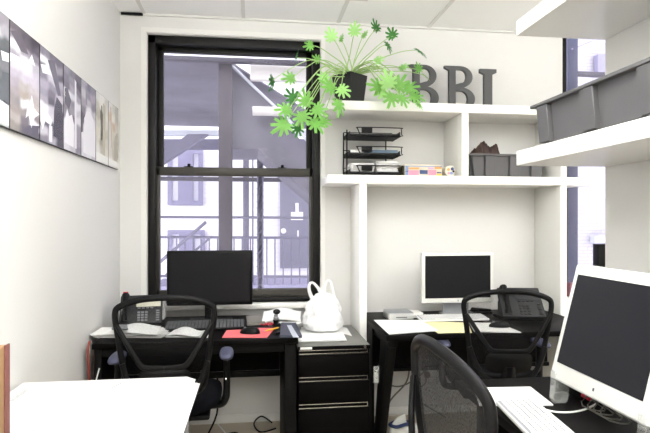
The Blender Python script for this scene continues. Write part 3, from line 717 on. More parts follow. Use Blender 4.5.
bowed('paper_sheet', 'folded white sheet peaked between keyboard and corner pile', [(166, 336), (198, 337), (205, 331), (174, 331)], DZ+.010, .022, M['paper'], ph=.4)
stack('card_pack', 'small pack of grey cards on the corner paper pile', [(112, 330), (128, 330), (127, 326), (113, 326)], DZ+.044, 5, M['greypl'], cat='cards', jit=.004)
stack('paper_stack', 'two white sheets beside the red mouse pad', [(210, 328), (236, 328), (238, 322.5), (213, 322.5)], DZ+.0005, 2, M['paper'], jit=.004)
tag(MB().prism([Vector((*c, DZ)) for c in quad([(247, 326), (265, 325), (263, 317.5), (246, 318)], DZ)], (0, 0, .016), b=.002).build('notebook', M['tan']), 'taupe notebook lying right of the black keyboard', 'notebook')
bowed('paper_stack_loose', 'white paper pile curling under the window sill at the desk back', [(262, 322), (300, 321), (301, 313), (264, 313)], DZ+.012, .025, M['paper'], th=.010).name = 'paper_stack'
stack('paper_stack', 'flat white sheets under the curling pile below the sill', [(263, 324), (300, 324), (300, 314), (268, 314)], DZ+.0005, 4, M['paper2'], jit=.004)
p = at(130, 293, 3.5); q = at(164, 291, 3.5)
tag(MB().prism([(p.x, 3.50, DZ), (p.x, 3.58, DZ), (p.x, 3.595, .868), (p.x, 3.575, .874)], (q.x-p.x, 0, 0), b=.003).build('document_pile', M['paper']), 'white documents standing behind the desk phone in the left corner', 'paper')
# slate binder with pale strip
bd = thing('binder', 'slate-grey binder with a pale spine strip at the right end of the window desk', 'binder', (0, 0, DZ))
def pxprism(pxq, z, h, b=.001): return MB().prism([Vector((*c, z)) for c in quad(pxq, DZ+z)], (0, 0, h), b=b)
pxprism([(280, 338), (302, 338), (296, 325), (281, 325)], .0005, .015).build('cover', M['bookblue'], bd)
pxprism([(293, 337.5), (299, 337.5), (291.5, 325.5), (287, 325.5)], .0157, .002, .0005).build('spine_strip', M['ltgrey'], bd)
# scissors
sc = thing('scissors', 'red-handled scissors beside the mouse pad', 'scissors', (*on(268, 326, DZ).xy, DZ+.005), .3)
for s in (-1, 1):
    MB().tube([(.018*math.cos(a)+s*.018, .026*math.sin(a)+.02, .004) for a in [2*PI*k/12 for k in range(12)]], .0035, closed=True, n=6).build('handle', M['red'], sc)
    MB().prism([(s*.004, 0, .002+s*.001), (s*-.006, -.004, .002+s*.001), (-s*.012, -.075, .002+s*.001)], (0, 0, .0012)).build('blade', M['chrome'], sc)
p = deskp(272, 331)
pen = thing('pencil', 'yellow pencil beside the scissors', 'pencil', (p.x, p.y, DZ+.010), -.75)
MB().cyl((0, -.06, 0), (0, .05, 0), .0045, n=6).build('shaft', M['yellow'], pen); MB().cyl((0, .05, 0), (0, .064, 0), .0045, .0008, n=8).build('tip', M['wood'], pen); MB().cyl((0, -.072, 0), (0, -.06, 0), .0045).build('eraser', M['pink'], pen)
p = deskp(276, 325)
iw = thing('webcam', 'small black webcam on a clip stand beside the scissors', 'camera', (p.x, p.y, DZ+.001))
MB().box(-.028, .028, -.018, .018, 0, .008, .003).cyl((0, 0, .008), (0, 0, .03), .014, .018).build('base', M['black'], iw)
MB().cyl((0, 0, .03), (0, 0, .062), .012).ball((0, 0, .04), .016).build('body', M['greypl'], iw)
MB().ball((.004, 0, .078), .020, (1.1, 1, .8)).cyl((0, -.018, .078), (0, -.025, .078), .009).build('head', M['black'], iw)
p = deskp(279, 334)
ks = thing('key_fob', 'small black clip lying between pencil and binder', 'clip', (p.x, p.y, DZ+.0005), .5)
MB().box(-.018, .018, -.009, .009, 0, .012, .004).build('body', M['black'], ks); MB().tube([(.018, 0, .006), (.03, .008, .006), (.034, -.004, .006), (.02, -.006, .006)], .0018, n=6, smooth=3).build('ring', M['chrome'], ks)
# sheets on pedestal + plastic bag
PT = .65
stack('paper_stack', 'white papers spread on top of the drawer pedestal', [(299, 343), (345, 341), (338, 327), (303, 329)], PT+.0005, 6, M['paper'], jit=.014, th=.002)
stack('paper_sheet', 'white sheet poking out right of the bag on the pedestal', [(333, 331), (352, 336), (347, 328), (333, 325)], PT+.0005, 1, M['paper2'], th=.001)
def bag():
    c = Vector((.432, 3.36, PT+.017))
    t = thing('plastic_bag', 'crumpled white plastic carrier bag standing on the drawer pedestal', 'bag', c)
    def f(u, v):
        a = u*2*PI
        prof = [(0, 0), (.09, 0), (.128, .012), (.142, .05), (.135, .10), (.115, .15), (.09, .19), (.055, .225), (.03, .235)]
        x = v*(len(prof)-1); k = min(len(prof)-2, int(x)); w_ = x-k
        r = prof[k][0]*(1-w_)+prof[k+1][0]*w_; z = prof[k][1]*(1-w_)+prof[k+1][1]*w_
        nn = noise.noise(Vector((math.cos(a)*1.8, math.sin(a)*1.8, z*14)))*.16+noise.noise(Vector((math.cos(a)*5, math.sin(a)*5, z*30+9)))*.09
        crease = abs(math.sin(a*4+z*18+3*nn))*.07
        r *= 1+nn-crease*min(1, z/.1)
        return Vector((r*math.cos(a)*.92, r*math.sin(a)*.72, max(0, z+(.02*nn if z > .02 else 0))))
    MB().grid(f, 90, 40, closeu=True).build('bag_body', M['bag'], t)
    for pts in ([(-.045, -.03, .15), (-.09, -.035, .24), (-.092, -.035, .29), (-.07, -.03, .30), (-.04, -.025, .27), (-.008, -.015, .22)],
                [(.0, 0, .19), (.005, 0, .26), (.022, 0, .305), (.045, 0, .30), (.058, 0, .25), (.07, 0, .18)]):
        MB().tube(pts, [.016, .011, .008, .007, .009, .016], n=8, flat=(1, .45), up=(0, 1, 0), smooth=6).build('handle', M['bag'], t)
bag()
# right back desk stuff
p = deskp(386, 320)
mm = thing('mini_computer', 'small square silver computer at the left end of the white-framed monitor desk', 'computer', (.905, 3.33, DZ))
MB().box(-.082, .082, -.082, .082, .004, .05, .012, seg=3).build('case', M['alu'], mm); MB().box(-.078, .078, -.078, .078, .0501, .052, .0008).build('lid', M['greypl'], mm)
MB().box(-.035, .035, -.0832, -.0822, .022, .026).build('disc_slot', M['black'], mm)
stack('paper_stack', 'white papers at the left edge of the white-framed monitor desk', [(390, 335), (438, 331), (420, 321.5), (374, 321.5)], DZ+.0005, 5, M['paper'], jit=.006)
fold = bowed('manila_folder', 'pale yellow folder lying in front of the back white keyboard', [(438, 333.8), (472, 333), (468, 323), (422, 322.5)], DZ+.002, .003, M['manila'], cat='folder', th=.002)
MB().box(*[v for v in (0, .03, 0, .012, 0, .004)]).bm.free()
stack('paper_sheet', 'white sheets under the mouse by the dark desk phone', [(474, 332), (521, 333), (500, 324), (470, 323)], DZ+.0005, 3, M['paper2'], jit=.004)
tag(MB().box(1.0, 1.075, 3.34, 3.46, DZ, DZ+.035, .006).build('power_adapter', M['whitepl']), 'small white power adapter right of the silver computer', 'adapter')
p = deskp(486, 313)
st_ = thing('stapler', 'black stapler lying behind the mouse near the dark phone', 'stapler', (1.50, 3.44, DZ), .1)
MB().box(-.08, .08, -.02, .02, 0, .012, .004).build('base', M['black'], st_); MB().prism([(-.075, -.016, .018), (.07, -.016, .014), (.075, -.016, .03), (-.06, -.016, .045)], (0, .032, 0), b=.004).build('arm', M['black'], st_)
MB().box(-.078, -.06, -.012, .012, .010, .02).build('hinge', M['greypl'], st_)
# right desk paper
stack('paper_stack', 'blank white papers at the far end of the right partition desk', [(479, 406), (553, 406), (530, 388), (474, 389)], DZ+.0005, 3, M['paper'], jit=.002)
tag(MB().tube([on(543, 409, DZ+.012), on(556, 412, DZ+.012), on(573, 412, DZ+.012), on(586, 409, DZ+.012), on(596, 404, DZ+.02)], .0032, n=8, smooth=5).build('white_cable', M['cablewhite']), 'white cable curving over the desk below the tilted monitor', 'cable')
# power block etc under big monitor
pb = thing('power_brick', 'black power brick behind the tilted monitor with a red connector', 'adapter', (1.15, 1.80, DZ))
MB().box(-.035, .035, -.07, .07, 0, .05, .006).build('case', M['black'], pb); MB().box(-.036, -.02, -.12, -.072, .015, .05, .004).build('connector', M['red'], pb)
MB().box(-.02, .03, -.165, -.125, .002, .045, .006).build('plug', M['black'], pb)
tg = MB(); rnd = random.Random(4)
for k in range(4):
    c = Vector((1.075+.004*k, 1.60-.03*k, DZ+.035)); r = .042+.004*k
    tg.tube([c+Vector((.02*math.sin(2*a), r*math.cos(a), .6*r*math.sin(a)+.006)) for a in [2*PI*j/14 for j in range(14)]], .0024, closed=True, n=6)
tag(tg.build('cable_coil', M['cablegrey']), 'tangled grey cables behind the tilted monitor feet', 'cable')
tag(MB().tube([(1.24, 1.74, DZ+.004), (1.24, 1.78, DZ+.05), (1.23, 1.82, DZ+.07), (1.22, 1.87, DZ+.03), (1.24, 1.89, DZ+.005)], .003, n=6, smooth=5).build('white_lead', M['cablewhite']), 'white looped lead beside the left clear foot of the tilted monitor', 'cable')
sp_ = thing('white_adapter', 'white plastic drive standing behind the tilted monitor', 'drive', (1.33, 1.18, DZ))
MB().box(-.05, .05, -.05, .05, 0, .12, .012, seg=3).build('case', M['whitepl'], sp_); MB().box(-.0512, -.0502, -.01, .01, .02, .03).build('light_window', M['greypl'], sp_)

# ------------------------------------------------------------------ shelf items
def crate(label, loc, rz, L_, W_, H_, ribs):
    """long side along local X, front face -Y; origin bottom centre"""
    t = thing('crate', label, 'crate', loc, rz, 'grey storage crates')
    k = .93
    def ring(z, s, th=0): 
        a, b_ = L_/2*s-th, W_/2*s-th
        return [Vector((-a, -b_, z)), Vector((a, -b_, z)), Vector((a, b_, z)), Vector((-a, b_, z))]
    bm = bmesh.new()
    R1, R2, R3, R4 = [[bm.verts.new(v) for v in r] for r in (ring(.006, k), ring(H_, 1), ring(H_, 1, .004), ring(.010, k, .004))]
    bm.faces.new(R1[::-1]); bm.faces.new(R4)
    for A, B in ((R1, R2), (R2, R3), (R3, R4)):
        for i in range(4): bm.faces.new((A[i], A[(i+1) % 4], B[(i+1) % 4], B[i]))
    mb = MB(); mb._take(bm); mb.build('body', M['crate'], t)
    rm = MB(); o_ = .022
    rm.box(-L_/2-o_, L_/2+o_, -W_/2-o_, -W_/2+.004, H_-.008, H_+.004, .002).box(-L_/2-o_, L_/2+o_, W_/2-.004, W_/2+o_, H_-.008, H_+.004, .002).box(-L_/2-o_, -L_/2+.004, -W_/2, W_/2, H_-.008, H_+.004, .002).box(L_/2-.004, L_/2+o_, -W_/2, W_/2, H_-.008, H_+.004, .002)
    rm.build('rim', M['crate'], t)
    for x in ribs:
        for s in (-1, 1):
            b1 = W_/2*k; b2 = W_/2
            MB().prism([Vector((x-.036, s*(b1-.004), .004)), Vector((x-.036, s*(b1+.018), .004)), Vector((x-.036, s*(b2+.0195), H_-.009)), Vector((x-.036, s*(b2-.003), H_-.009))], (.072, 0, 0), b=.0025).build('rib', M['crate'], t)
            MB().box(x-.022, x+.022, s*(b1-.03), s*(b1+.003), 0, .0058, .001).build('foot', M['black'], t)
    for s in (-1, 1):
        for yy in (-W_*.27, W_*.27):
            a1 = L_/2*k; a2 = L_/2
            MB().prism([Vector((s*(a1-.004), yy-.02, .004)), Vector((s*(a1+.014), yy-.02, .004)), Vector((s*(a2+.018), yy-.02, H_-.009)), Vector((s*(a2-.003), yy-.02, H_-.009))], (0, .04, 0), b=.002).build('rib', M['crate'], t)
    return t
crate('small grey plastic crate with brown cloth, in the right bay of the white bookcase', (1.665, 3.50, 1.6405), 0, .50, .25, .145, [-.13, .04, .19])
crate('long grey plastic crate on the right wall shelf near the viewer', (1.252, 1.56, 1.6405), -PI/2, .78, .34, .15, [-.345+.01, -.065, .205])
def cloth():
    t = MB()
    def f(u, v):
        a = u*2*PI; r = math.sin(v*PI/2)
        n1 = noise.noise(Vector((math.cos(a)*r*2.2, math.sin(a)*r*1.6, 4)))
        n2 = abs(noise.noise(Vector((math.cos(a)*r*3, math.sin(a)*r*3, 8))))
        h = .04+math.sqrt(max(0, 1-r*r))*(.185+.07*n1-.06*n2)+.02*noise.noise(Vector((math.cos(a)*r*9, math.sin(a)*r*9, 3)))
        return Vector((1.545+.125*r*math.cos(a), 3.48+.085*r*math.sin(a), 1.655+max(.0, h)))
    t.grid(f, 60, 24, closeu=True)
    return tag(t.build('brown_cloth', M['brown']), 'crumpled dark brown cloth heaped in the small grey crate', 'cloth')
cloth()
def trays():
    t = thing('letter_tray', 'three-tier black wire letter tray on the white bookcase', 'tray', (.77, 3.50, 1.6405))
    for i, z in enumerate((.012, .133, .255)):
        m = MB().box(-.165, .165, -.11, .11, z, z+.003)
        m.box(-.165, -.162, -.11, .11, z, z+.028).box(.162, .165, -.11, .11, z, z+.028).box(-.165, .165, .107, .11, z, z+.03).box(-.165, .165, -.11, -.107, z, z+.014)
        tr = m.build('tier', M['traynet'], t)
        w_ = MB()
        w_.tube([(-.10, -.112, z+.012), (-.115, -.112, z+.045), (-.10, -.112, z+.053), (.16, -.112, z+.053), (.172, -.112, z+.045), (.172, -.112, z+.012), (.155, -.112, z), (-.16, -.112, z)], .0035, n=6, smooth=2)
        w_.tube([(-.168, -.112, z), (-.168, .112, z), (-.168, .112, z+.055), (.168, .112, z+.055), (.168, .112, z), (.168, -.112, z)], .003, n=6)
        w_.build('wire_rim', M['blackmetal'], tr)
        MB().box(-.09, -.02, -.1165, -.1145, z+.018, z+.055, .002).build('label_holder', M['black'], tr)
    for x, y in ((-.17, -.03), (-.17, .105), (.125, .113)):
        MB().box(x-.004, x+.004, y-.004, y+.004, 0, .305 if x < 0 else .26, .001).build('post', M['blackmetal'], t)
trays()
for i, (x0, x1, z, n, col, lab) in enumerate(((.615, .765, .019, 9, 'paper2', 'wad of folded papers at the left of the lowest letter tray tier'), (.785, .925, .019, 11, 'paper2', 'wad of folded papers at the right of the lowest letter tray tier'))):
    mb = MB(); rnd = random.Random(i)
    for k in range(n):
        j = rnd.uniform(-.006, .006); mb.box(x0+j, x1+j, 3.405+rnd.uniform(-.004, .004), 3.59, 1.6405+z+k*.0072, 1.6405+z+k*.0072+.0055, .0022)
    tag(mb.build('folded_papers', M[col]), lab, 'paper', 'papers in the letter tray')
tag(MB().box(.725, .925, 3.405, 3.59, 1.779, 1.809, .004).build('blue_folder', mat('blue_folder', '4c6276', .5)), 'blue folder lying in the middle tier of the letter tray', 'folder')
tag(MB().box(.61, .70, 3.40, 3.58, 1.779, 1.806, .004).build('white_notepad', M['paper2']), 'white notepad at the left of the middle letter tray tier', 'notepad')
# colourful box
gb = thing('puzzle_box', 'flat cardboard box with pink, yellow and navy print on the white bookcase', 'box', (1.083, 3.46, 1.6405))
MB().box(-.125, .125, -.09, .09, 0, .074, .002).build('carton', mat('cream_carton', 'd3c9b2', .6), gb)
def patch(x0, x1, z0, z1, m): MB().box(x0, x1, -.0912, -.0902, z0, z1).build('printed_patch', M[m], gb)
for a in ((-.120, -.1, .004, .062, 'skyb'), (-.098, -.03, .004, .036, 'pink'), (-.098, -.03, .042, .054, 'orange'), (-.025, .028, .012, .038, 'navy'), (.032, .085, .004, .04, 'pink'), (.032, .07, .045, .055, 'magenta'), (.075, .12, .046, .062, 'orange'), (.09, .12, .018, .026, 'navy'), (-.124, .124, .0595, .065, 'skyb'), (.09, .122, .003, .014, 'yellow'), (-.12, -.10, .025, .032, 'navy')): patch(*a)
MB().box(-.1262, -.1252, -.09, .09, .002, .064).build('box_end', M['olive'], gb)
tin = thing('gift_tin', 'small round patterned tin right of the flat printed box', 'tin', (1.272, 3.44, 1.6405+.0))
tm = MB().cyl((0, -.05, .036), (0, .05, .036), .036, n=28); tm.build('tin_body', mat('cream_tin', 'd8d3c2', .45, var=.3, scale=60), tin)
for (x, z, r, m) in ((-.014, .046, .010, 'orange'), (.012, .05, .011, 'navy'), (.006, .022, .010, 'skyb'), (-.012, .022, .008, 'pink'), (.02, .034, .007, 'black')):
    MB().cyl((x, -.0535, z), (x, -.0505, z), r, n=14).build('pattern_spot', M[m], tin)

# ------------------------------------------------------------------ letters
def letter_I(x0, x1, h, n):
    xm = (x0+x1)/2; w = (x1-x0)
    pts = [(x0, 0), (x1, 0), (x1, .022), (xm+w*.24, .035), (xm+w*.24, h-.035), (x1, h-.022), (x1, h), (x0, h), (x0, h-.022), (xm-w*.24, h-.035), (xm-w*.24, .035), (x0, .022)]
    return [pts], []
def build_letter(name, kind, x0, x1, h, Y, z, label):
    cu = bpy.data.curves.new(name, 'CURVE'); cu.dimensions = '2D'; cu.fill_mode = 'BOTH'; cu.extrude = .012; cu.bevel_depth = .0015
    def spl(pts, cyc=True):
        s = cu.splines.new('POLY'); s.points.add(len(pts)-1)
        for i, (a, b_) in enumerate(pts): s.points[i].co = (a, b_, 0, 1)
        s.use_cyclic_u = cyc
    W_ = x1-x0
    if kind == 'I':
        spl(letter_I(-W_/2, W_/2, h, 0)[0][0])
    else:
        def arc(cx, cy, rx, ry, a0, a1, n=14): return [(cx+rx*math.cos(math.radians(a0+(a1-a0)*k/n)), cy+ry*math.sin(math.radians(a0+(a1-a0)*k/n))) for k in range(n+1)]
        L0 = -W_/2; sx = L0+.032; m_ = h*.52
        up = arc(L0+W_*.52, m_+(h-m_)/2, W_*.40, (h-m_)/2, 90, -78)
        lo = arc(L0+W_*.52, m_/2, W_*.48, m_/2, 78, -90)
        spl([(L0, h-.012), (L0, h)]+up+lo+[(L0, 0), (L0, .012), (sx, .03), (sx, h-.028)])
        s2 = sx+W_*.21
        u2 = [(s2, h-.022)]+arc(L0+W_*.55, m_+(h-m_)/2+.004, W_*.17, (h-m_)/2-.026, 90, -90)+[(s2, m_+.018)]
        l2 = [(s2, m_-.022)]+arc(L0+W_*.53, m_/2, W_*.24, m_/2-.022, 90, -90)+[(s2, .022)]
        spl(u2); spl(l2)
    o = bpy.data.objects.new(name, cu); COL.objects.link(o)
    dg = bpy.context.evaluated_depsgraph_get(); me = bpy.data.meshes.new_from_object(o.evaluated_get(dg)); bpy.data.objects.remove(o)
    me.materials.clear(); me.materials.append(M['letter'])
    me.transform(Matrix.Rotation(PI/2, 4, 'X'))
    o = bpy.data.objects.new(name, me); COL.objects.link(o); o.location = ((x0+x1)/2, Y, z)
    return tag(o, label, 'letter', 'block letters on top of the bookcase')
LZ = 2.107
build_letter('letter', 'B', 1.035, 1.245, .30, 3.55, LZ, 'grey block letter B partly behind the plant, first of the three letters')
build_letter('letter', 'B', 1.287, 1.502, .30, 3.55, LZ, 'grey block letter B in the middle of the three letters')
build_letter('letter', 'I', 1.54, 1.657, .288, 3.55, LZ, 'grey block letter I at the right of the three letters')

# ------------------------------------------------------------------ plant
def plant():
    pc = Vector((.618, 3.47, 2.1055))
    t = thing('potted_plant', 'bright green philodendron with trailing lobed leaves in a dark square pot', 'plant', pc)
    def p(n, mb, m): return local(mb.build(n, m, t), t)
    a = math.radians(38); s0, s1 = .064, .082
    def sq(z, s): return [pc+Vector((s*math.sqrt(2)*math.cos(a+PI/2*k+PI/4), s*math.sqrt(2)*math.sin(a+PI/2*k+PI/4), z)) for k in range(4)]
    bm = bmesh.new(); rs = [[bm.verts.new(v) for v in r] for r in (sq(0, s0), sq(.19, s1), sq(.19, s1-.008), sq(.165, s1-.012))]
    bm.faces.new(rs[0][::-1])
    for A, B in zip(rs, rs[1:]):
        for k in range(4): bm.faces.new((A[k], A[(k+1) % 4], B[(k+1) % 4], B[k]))
    mb = MB(); mb._take(bm); p('pot', mb, M['pot'])
    mb = MB().prism(sq(.155, s1-.014), Vector((0, 0, .01))); p('soil', mb, M['soil'])
    for k in range(9):
        g_ = MB(); 
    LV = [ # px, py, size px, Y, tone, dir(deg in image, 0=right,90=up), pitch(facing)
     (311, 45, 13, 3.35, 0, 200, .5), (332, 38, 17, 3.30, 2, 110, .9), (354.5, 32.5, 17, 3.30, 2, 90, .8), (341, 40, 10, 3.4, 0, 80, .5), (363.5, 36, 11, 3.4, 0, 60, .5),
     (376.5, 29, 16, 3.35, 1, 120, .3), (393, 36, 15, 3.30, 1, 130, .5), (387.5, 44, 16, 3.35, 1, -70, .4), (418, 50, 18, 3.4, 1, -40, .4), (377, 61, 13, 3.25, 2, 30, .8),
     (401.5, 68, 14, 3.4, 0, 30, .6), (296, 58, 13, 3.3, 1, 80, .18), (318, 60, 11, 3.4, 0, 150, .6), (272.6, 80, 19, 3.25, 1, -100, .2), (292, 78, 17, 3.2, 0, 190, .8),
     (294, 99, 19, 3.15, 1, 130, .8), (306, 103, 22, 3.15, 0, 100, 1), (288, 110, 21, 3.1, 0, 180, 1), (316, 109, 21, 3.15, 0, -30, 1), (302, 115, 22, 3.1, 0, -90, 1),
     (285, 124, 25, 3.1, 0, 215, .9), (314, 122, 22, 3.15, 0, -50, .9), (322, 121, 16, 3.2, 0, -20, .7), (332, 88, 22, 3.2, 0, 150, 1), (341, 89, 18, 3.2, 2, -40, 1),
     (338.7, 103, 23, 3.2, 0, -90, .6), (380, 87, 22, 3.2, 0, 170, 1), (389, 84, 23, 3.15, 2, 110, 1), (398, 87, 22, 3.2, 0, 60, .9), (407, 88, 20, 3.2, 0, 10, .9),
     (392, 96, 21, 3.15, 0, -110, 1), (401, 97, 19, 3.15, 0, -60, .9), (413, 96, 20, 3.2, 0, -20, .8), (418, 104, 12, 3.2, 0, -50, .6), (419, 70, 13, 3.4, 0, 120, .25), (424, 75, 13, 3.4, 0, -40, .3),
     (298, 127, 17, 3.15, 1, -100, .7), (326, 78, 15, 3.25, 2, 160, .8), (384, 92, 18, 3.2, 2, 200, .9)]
    rnd = random.Random(11)
    top = pc+Vector((0, 0, .18))
    outline = []
    lobes = [(-168, .42), (-140, .62), (-108, .74), (-74, .80), (-38, .88), (0, 1.0), (38, .88), (74, .80), (108, .74), (140, .62), (168, .42)]
    for i, (a_, r_) in enumerate(lobes):
        outline += [(a_-11, r_*.70), (a_-6, r_*.95), (a_+1, r_*.92), (a_+6, r_*1.0), (a_+11, r_*.70)]
        if i < len(lobes)-1: outline.append(((a_+lobes[i+1][0])/2, .36))
    tops = []
    for (px, py, sz, Y, tone, dr, face) in LV:
        c = at(px, py, Y); r = sz/F*Y*.60
        th = math.radians(dr); tip = Vector((math.cos(th), -.25, math.sin(th))).normalized()
        nrm = Vector((0, -1, 0)) if face > .6 else Vector((0, -face, 0))
        nrm = (nrm+Vector((-math.sin(th)*(1-face)*.9, 0, math.cos(th)*(1-face)*.9))+Vector((rnd.uniform(-.3, .3), 0, .45*rnd.uniform(.4, 1)))).normalized()
        nrm = (nrm-tip*nrm.dot(tip)).normalized(); side = tip.cross(nrm)
        bm = bmesh.new()
        def lp(a_, rr):
            u = rr*math.cos(math.radians(a_)); v = rr*math.sin(math.radians(a_))
            h = -.18*rr*rr+.12*abs(v)*rr
            return c+(tip*(u*r*1.1+.1*r)+side*(v*r)+nrm*(h*r))
        cv = bm.verts.new(lp(0, 0)); ring_i = [bm.verts.new(lp(a_, .22 if rr > .35 else .2)) for a_, rr in outline]; ring_o = [bm.verts.new(lp(a_, rr)) for a_, rr in outline]
        for k in range(len(outline)-1):
            bm.faces.new((cv, ring_i[k], ring_i[k+1])); bm.faces.new((ring_i[k], ring_o[k], ring_o[k+1], ring_i[k+1]))
        bmesh.ops.solidify(bm, geom=bm.faces[:], thickness=.0008)
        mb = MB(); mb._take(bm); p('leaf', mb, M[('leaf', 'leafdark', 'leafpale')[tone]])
        s = top+Vector((rnd.uniform(-.03, .03), rnd.uniform(-.04, .02), rnd.uniform(-.01, .02)))
        e = c; mid = s.lerp(e, .5)+Vector((0, -.02, .05+.12*(s-e).length if e.z > s.z-.1 else .07+.10*(s-e).length))
        if e.z > s.z: mid = s.lerp(e, .5)+Vector((0, 0, .03*(1 if abs(e.x-s.x) > .05 else 0)))
        q1 = s.lerp(mid, .5)+Vector((0, 0, .015))
        p('stem', MB().tube([s, q1, mid, mid.lerp(e, .55)+Vector((0, 0, .012)), e], [.0042, .0036, .003, .0026, .002], n=6, smooth=4), M['stem'])
plant()

# ------------------------------------------------------------------ left foreground: drawings, cardboard box
TZ = .7305
def drawings():
    t = thing('drawing_stack', 'large white architectural drawings stacked on the lower left table', 'paper', (-.53, 1.435, TZ))
    rnd = random.Random(3)
    def sheet(x0, x1, y0, y1, k, rot, cut=0):
        z = .0008+k*.0022
        P = [(x0, y0), (x1, y0), (x1, y1-cut), (x1-cut*.9, y1), (x0, y1)] if cut else [(x0, y0), (x1, y0), (x1, y1), (x0, y1)]
        m = Matrix.Rotation(rot, 4, 'Z')
        o = MB().prism([m @ Vector((x, y, z)) for x, y in P], (0, 0, .0016)).build('drawing_sheet', mat('drawing_paper', 'd6d6d5', .8, var=.01), t); return o
    sheet(-.325, .30, -.9, .70, 0, 0); sheet(-.325, .318, -.9, .665, 1, .002); sheet(-.32, .29, -.88, .735, 2, 0, cut=.05)
    sheet(-.322, .322, -.9, .64, 3, .0); sheet(-.325, .305, -.9, .69, 4, -.004); sheet(-.32, .33, -.9, .625, 5, 0)
    sh = sheet(-.322, .31, -.92, .712, 6, .003, cut=.04)
    z = .0008+6*.0022+.0018
    ink = MB(); rnd = random.Random(9)
    def line(m, x0, y0, x1, y1, w_=.0008):
        d = Vector((x1-x0, y1-y0)); n_ = Vector((-d.y, d.x)).normalized()*w_
        m.prism([Vector((x0+n_.x, y0+n_.y, z)), Vector((x1+n_.x, y1+n_.y, z)), Vector((x1-n_.x, y1-n_.y, z)), Vector((x0-n_.x, y0-n_.y, z))], (0, 0, .0002))
    line(ink, -.29, -.5, -.29, .68); line(ink, -.29, .68, .28, .68); line(ink, .28, .68, .28, -.5); line(ink, .20, .68, .20, -.4)
    for k in range(26):
        y = .60-.035*k; line(ink, .205, y, .205+rnd.uniform(.02, .06), y, .0006)
    for k in range(14):
        x = -.24+.03*k; line(ink, x, rnd.uniform(.0, .2), x, rnd.uniform(.25, .42), .0005)
    line(ink, .02, .60, .04, .66, .002); line(ink, .08, .54, .09, .58, .001)
    ink.build('line_work', M['ink'], t)
    ri = MB()
    for k in range(12): line(ri, -.12+.02*k, .0, -.12+.02*k, .34, .0006)
    for k in range(12): line(ri, -.14, .02+.028*k, .13, .02+.028*k, .0006)
    ri.build('red_grid', M['inkred'], t)
    dk = MB()
    for k in range(9): line(dk, -.285+.004*(k % 2), .50+.014*k, -.268, .505+.014*k, .0016)
    pass
    dk.build('lettering', M['inkdark'], t)
drawings()
cb = thing('cardboard_box', 'upright brown cardboard box at the lower left frame edge', 'box', (-.735, 1.36, TZ+.0175), 0)
MB().box(-.115, .105, -.13, .13, 0, .283, .003).build('carton', M['card'], cb)
MB().box(.1052, .110, .105, .13, 0, .286, .001).build('corrugated_edge', M['cardedge'], cb)
MB().box(-.115, .10, .1302, .134, .02, .275).build('flap', M['card'], cb)

# ------------------------------------------------------------------ cables and floor items
def cable(name, label, pts, r, m): return tag(MB().tube(pts, r, n=7, smooth=6).build(name, M[m]), label, 'cable')
cable('black_cable', 'black cable looping on the floor beside the window desk chair', [(-.22, 3.33, .4), (-.22, 3.28, .2), (-.30, 3.2, .02), (-.20, 3.05, .01), (-.08, 3.1, .06), (-.10, 3.25, .09), (-.20, 3.3, .05), (-.17, 3.33, .01)], .0055, 'black')
cable('white_cable', 'white cord trailing over the floor under the window desk', [(-.22, 3.38, .10), (-.15, 3.25, .07), (-.05, 3.1, .009), (-.02, 2.95, .008)], .004, 'cablewhite')
cable('black_cable', 'short dark cord loop on the floor at the right desk leg', [(.14, 3.5, .01), (.04, 3.45, .012), (.0, 3.55, .03), (.05, 3.62, .05), (.12, 3.6, .01)], .005, 'black')
cable('grey_cable', 'grey cord sagging under the white-framed monitor desk', [(.80, 3.45, .36), (.90, 3.50, .26), (1.0, 3.52, .25), (1.12, 3.5, .33), (1.2, 3.48, .42)], .005, 'cablegrey')
cable('grey_cable', 'grey cord dropping steeply to the floor behind the white and navy shoe', [(1.03, 3.5, .42), (1.01, 3.5, .28), (.90, 3.5, .16), (.83, 3.48, .03), (.80, 3.40, .008)], .0055, 'cablegrey')
cable('grey_cable', 'thin grey cord hanging right of the others under the monitor desk', [(1.10, 3.55, .42), (1.16, 3.55, .26), (1.06, 3.56, .18), (1.15, 3.56, .10), (1.3, 3.55, .008)], .004, 'cablegrey')
cable('grey_cable', 'grey cable pair dropping behind the window desk chair arm', [(-.32, 3.36, .44), (-.30, 3.36, .36), (-.27, 3.35, .30), (-.28, 3.33, .42)], .005, 'cablegrey')
cable('red_cable', 'reddish cord hanging at the left end of the window desk', [(-.835, 2.9, .735), (-.838, 2.88, .68), (-.835, 2.9, .5), (-.84, 2.93, .2), (-.83, 2.98, .008)], .006, 'red_cord')
cable('white_cable', 'thin white cord slanting beside the left end of the window desk', [(-.76, 2.80, .62), (-.79, 2.78, .5), (-.83, 2.76, .40), (-.845, 2.74, .2), (-.84, 2.72, .008)], .0035, 'cablewhite')
tag(MB().box(-.845, -.815, 3.0, 3.36, .0, .70, .002).build('brown_board', M['brown2']), 'narrow brown board leaning between left wall and window desk', 'board')
tag(MB().cyl((1.205, D-.012, .27), (1.205, D, .27), .022, n=16).build('cable_grommet', M['brown2']), 'small round brown cable cap low on the wall under the shelving unit', 'cap')
# clear plastic hook
hk = thing('plastic_hook', 'clear plastic adhesive hook at the right edge of the drawer pedestal', 'hook', (.684, 2.99, .49))
MB().box(-.016, .018, -.004, 0, -.055, .04, .0035, seg=3).ball((0, -.012, .015), .009).build('plate', M['clear'], hk)
MB().tube([(0, -.004, -.02), (0, -.02, -.035), (0, -.03, -.02)], .005, n=8, smooth=3).build('hook_arm', M['clear'], hk)
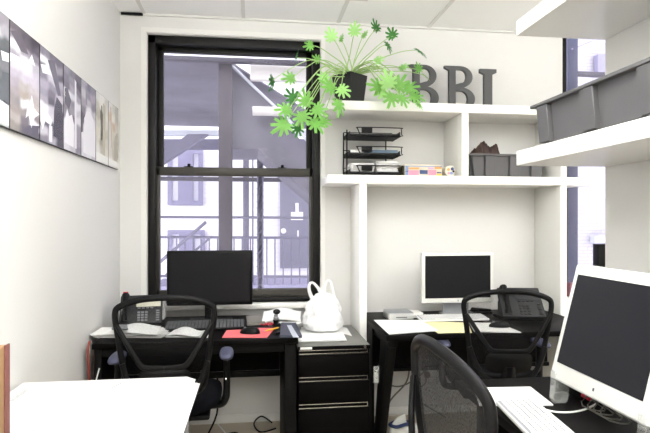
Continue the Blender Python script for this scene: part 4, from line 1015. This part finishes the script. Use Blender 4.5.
# sneaker
def sneaker():
    t = thing('sneaker', 'white and navy sneaker on the floor under the white-framed monitor desk', 'shoe', (.94, 3.26, 0), math.radians(-66))
    def body(u, v):
        a = u*2*PI; y = .135*math.sin(a); wx = .047*(1+.12*math.sin(a)); 
        prof = .055+.055*max(0, -math.sin(a))**.8+.02*math.cos(v*3)*0
        rr = math.cos(v*PI/2)**.5
        return Vector((wx*math.cos(a)*rr, y*(rr*.9+.1), .022+prof*math.sin(v*PI/2)*(1.0+.25*(1-rr))))
    MB().grid(body, 36, 12, closeu=True).build('upper', M['whitepl'], t)
    MB().grid(lambda u, v: Vector((.05*math.cos(u*2*PI)*(1+.12*math.sin(u*2*PI))*(1-.0*v), .142*math.sin(u*2*PI), .028*v)), 36, 1, closeu=True, th=.004).build('sole', M['whitepl'], t)
    MB().tube([(-.03, -.10, .10), (-.035, -.03, .105), (-.02, .035, .085), (.02, .035, .085), (.035, -.03, .105), (.03, -.10, .10), (0, -.125, .105)], .011, closed=True, n=8, smooth=4).build('collar', M['blue'], t)
    for k in range(4): MB().tube([(-.022, .02+.018*k, .088-.007*k), (0, .022+.018*k, .096-.008*k), (.022, .02+.018*k, .088-.007*k)], .003, n=6).build('lace', M['greypl'], t)
    MB().prism([(-.049, -.07, .03), (-.049, .05, .03), (-.047, .0, .065)], (-.003, 0, 0)).build('side_stripe', M['blue'], t)
sneaker()
# black speaker on the sill of the narrow window
p = at(594, 244, 3.68)
s_ = thing('speaker', 'black speaker box on the sill of the narrow right window', 'speaker', (p.x+.09, 3.67, VZ0+.0005))
MB().box(-.09, .09, -.045, .025, 0, p.z-VZ0, .004).build('cabinet', M['black'], s_)
MB().cyl((0, -.047, .10), (0, -.0455, .10), .06, n=24).cyl((0, -.047, .26), (0, -.0455, .26), .028, n=20).build('driver', M['blacksat'], s_)
tag(MB().box(2.26, 2.38, 3.63, 3.70, VZ0+.0005, VZ0+.10, .006).build('pink_box', mat('dusky_pink', '9c6675', .6)), 'small dusky pink box on the sill of the narrow right window', 'box')
bpy.context.view_layer.update()
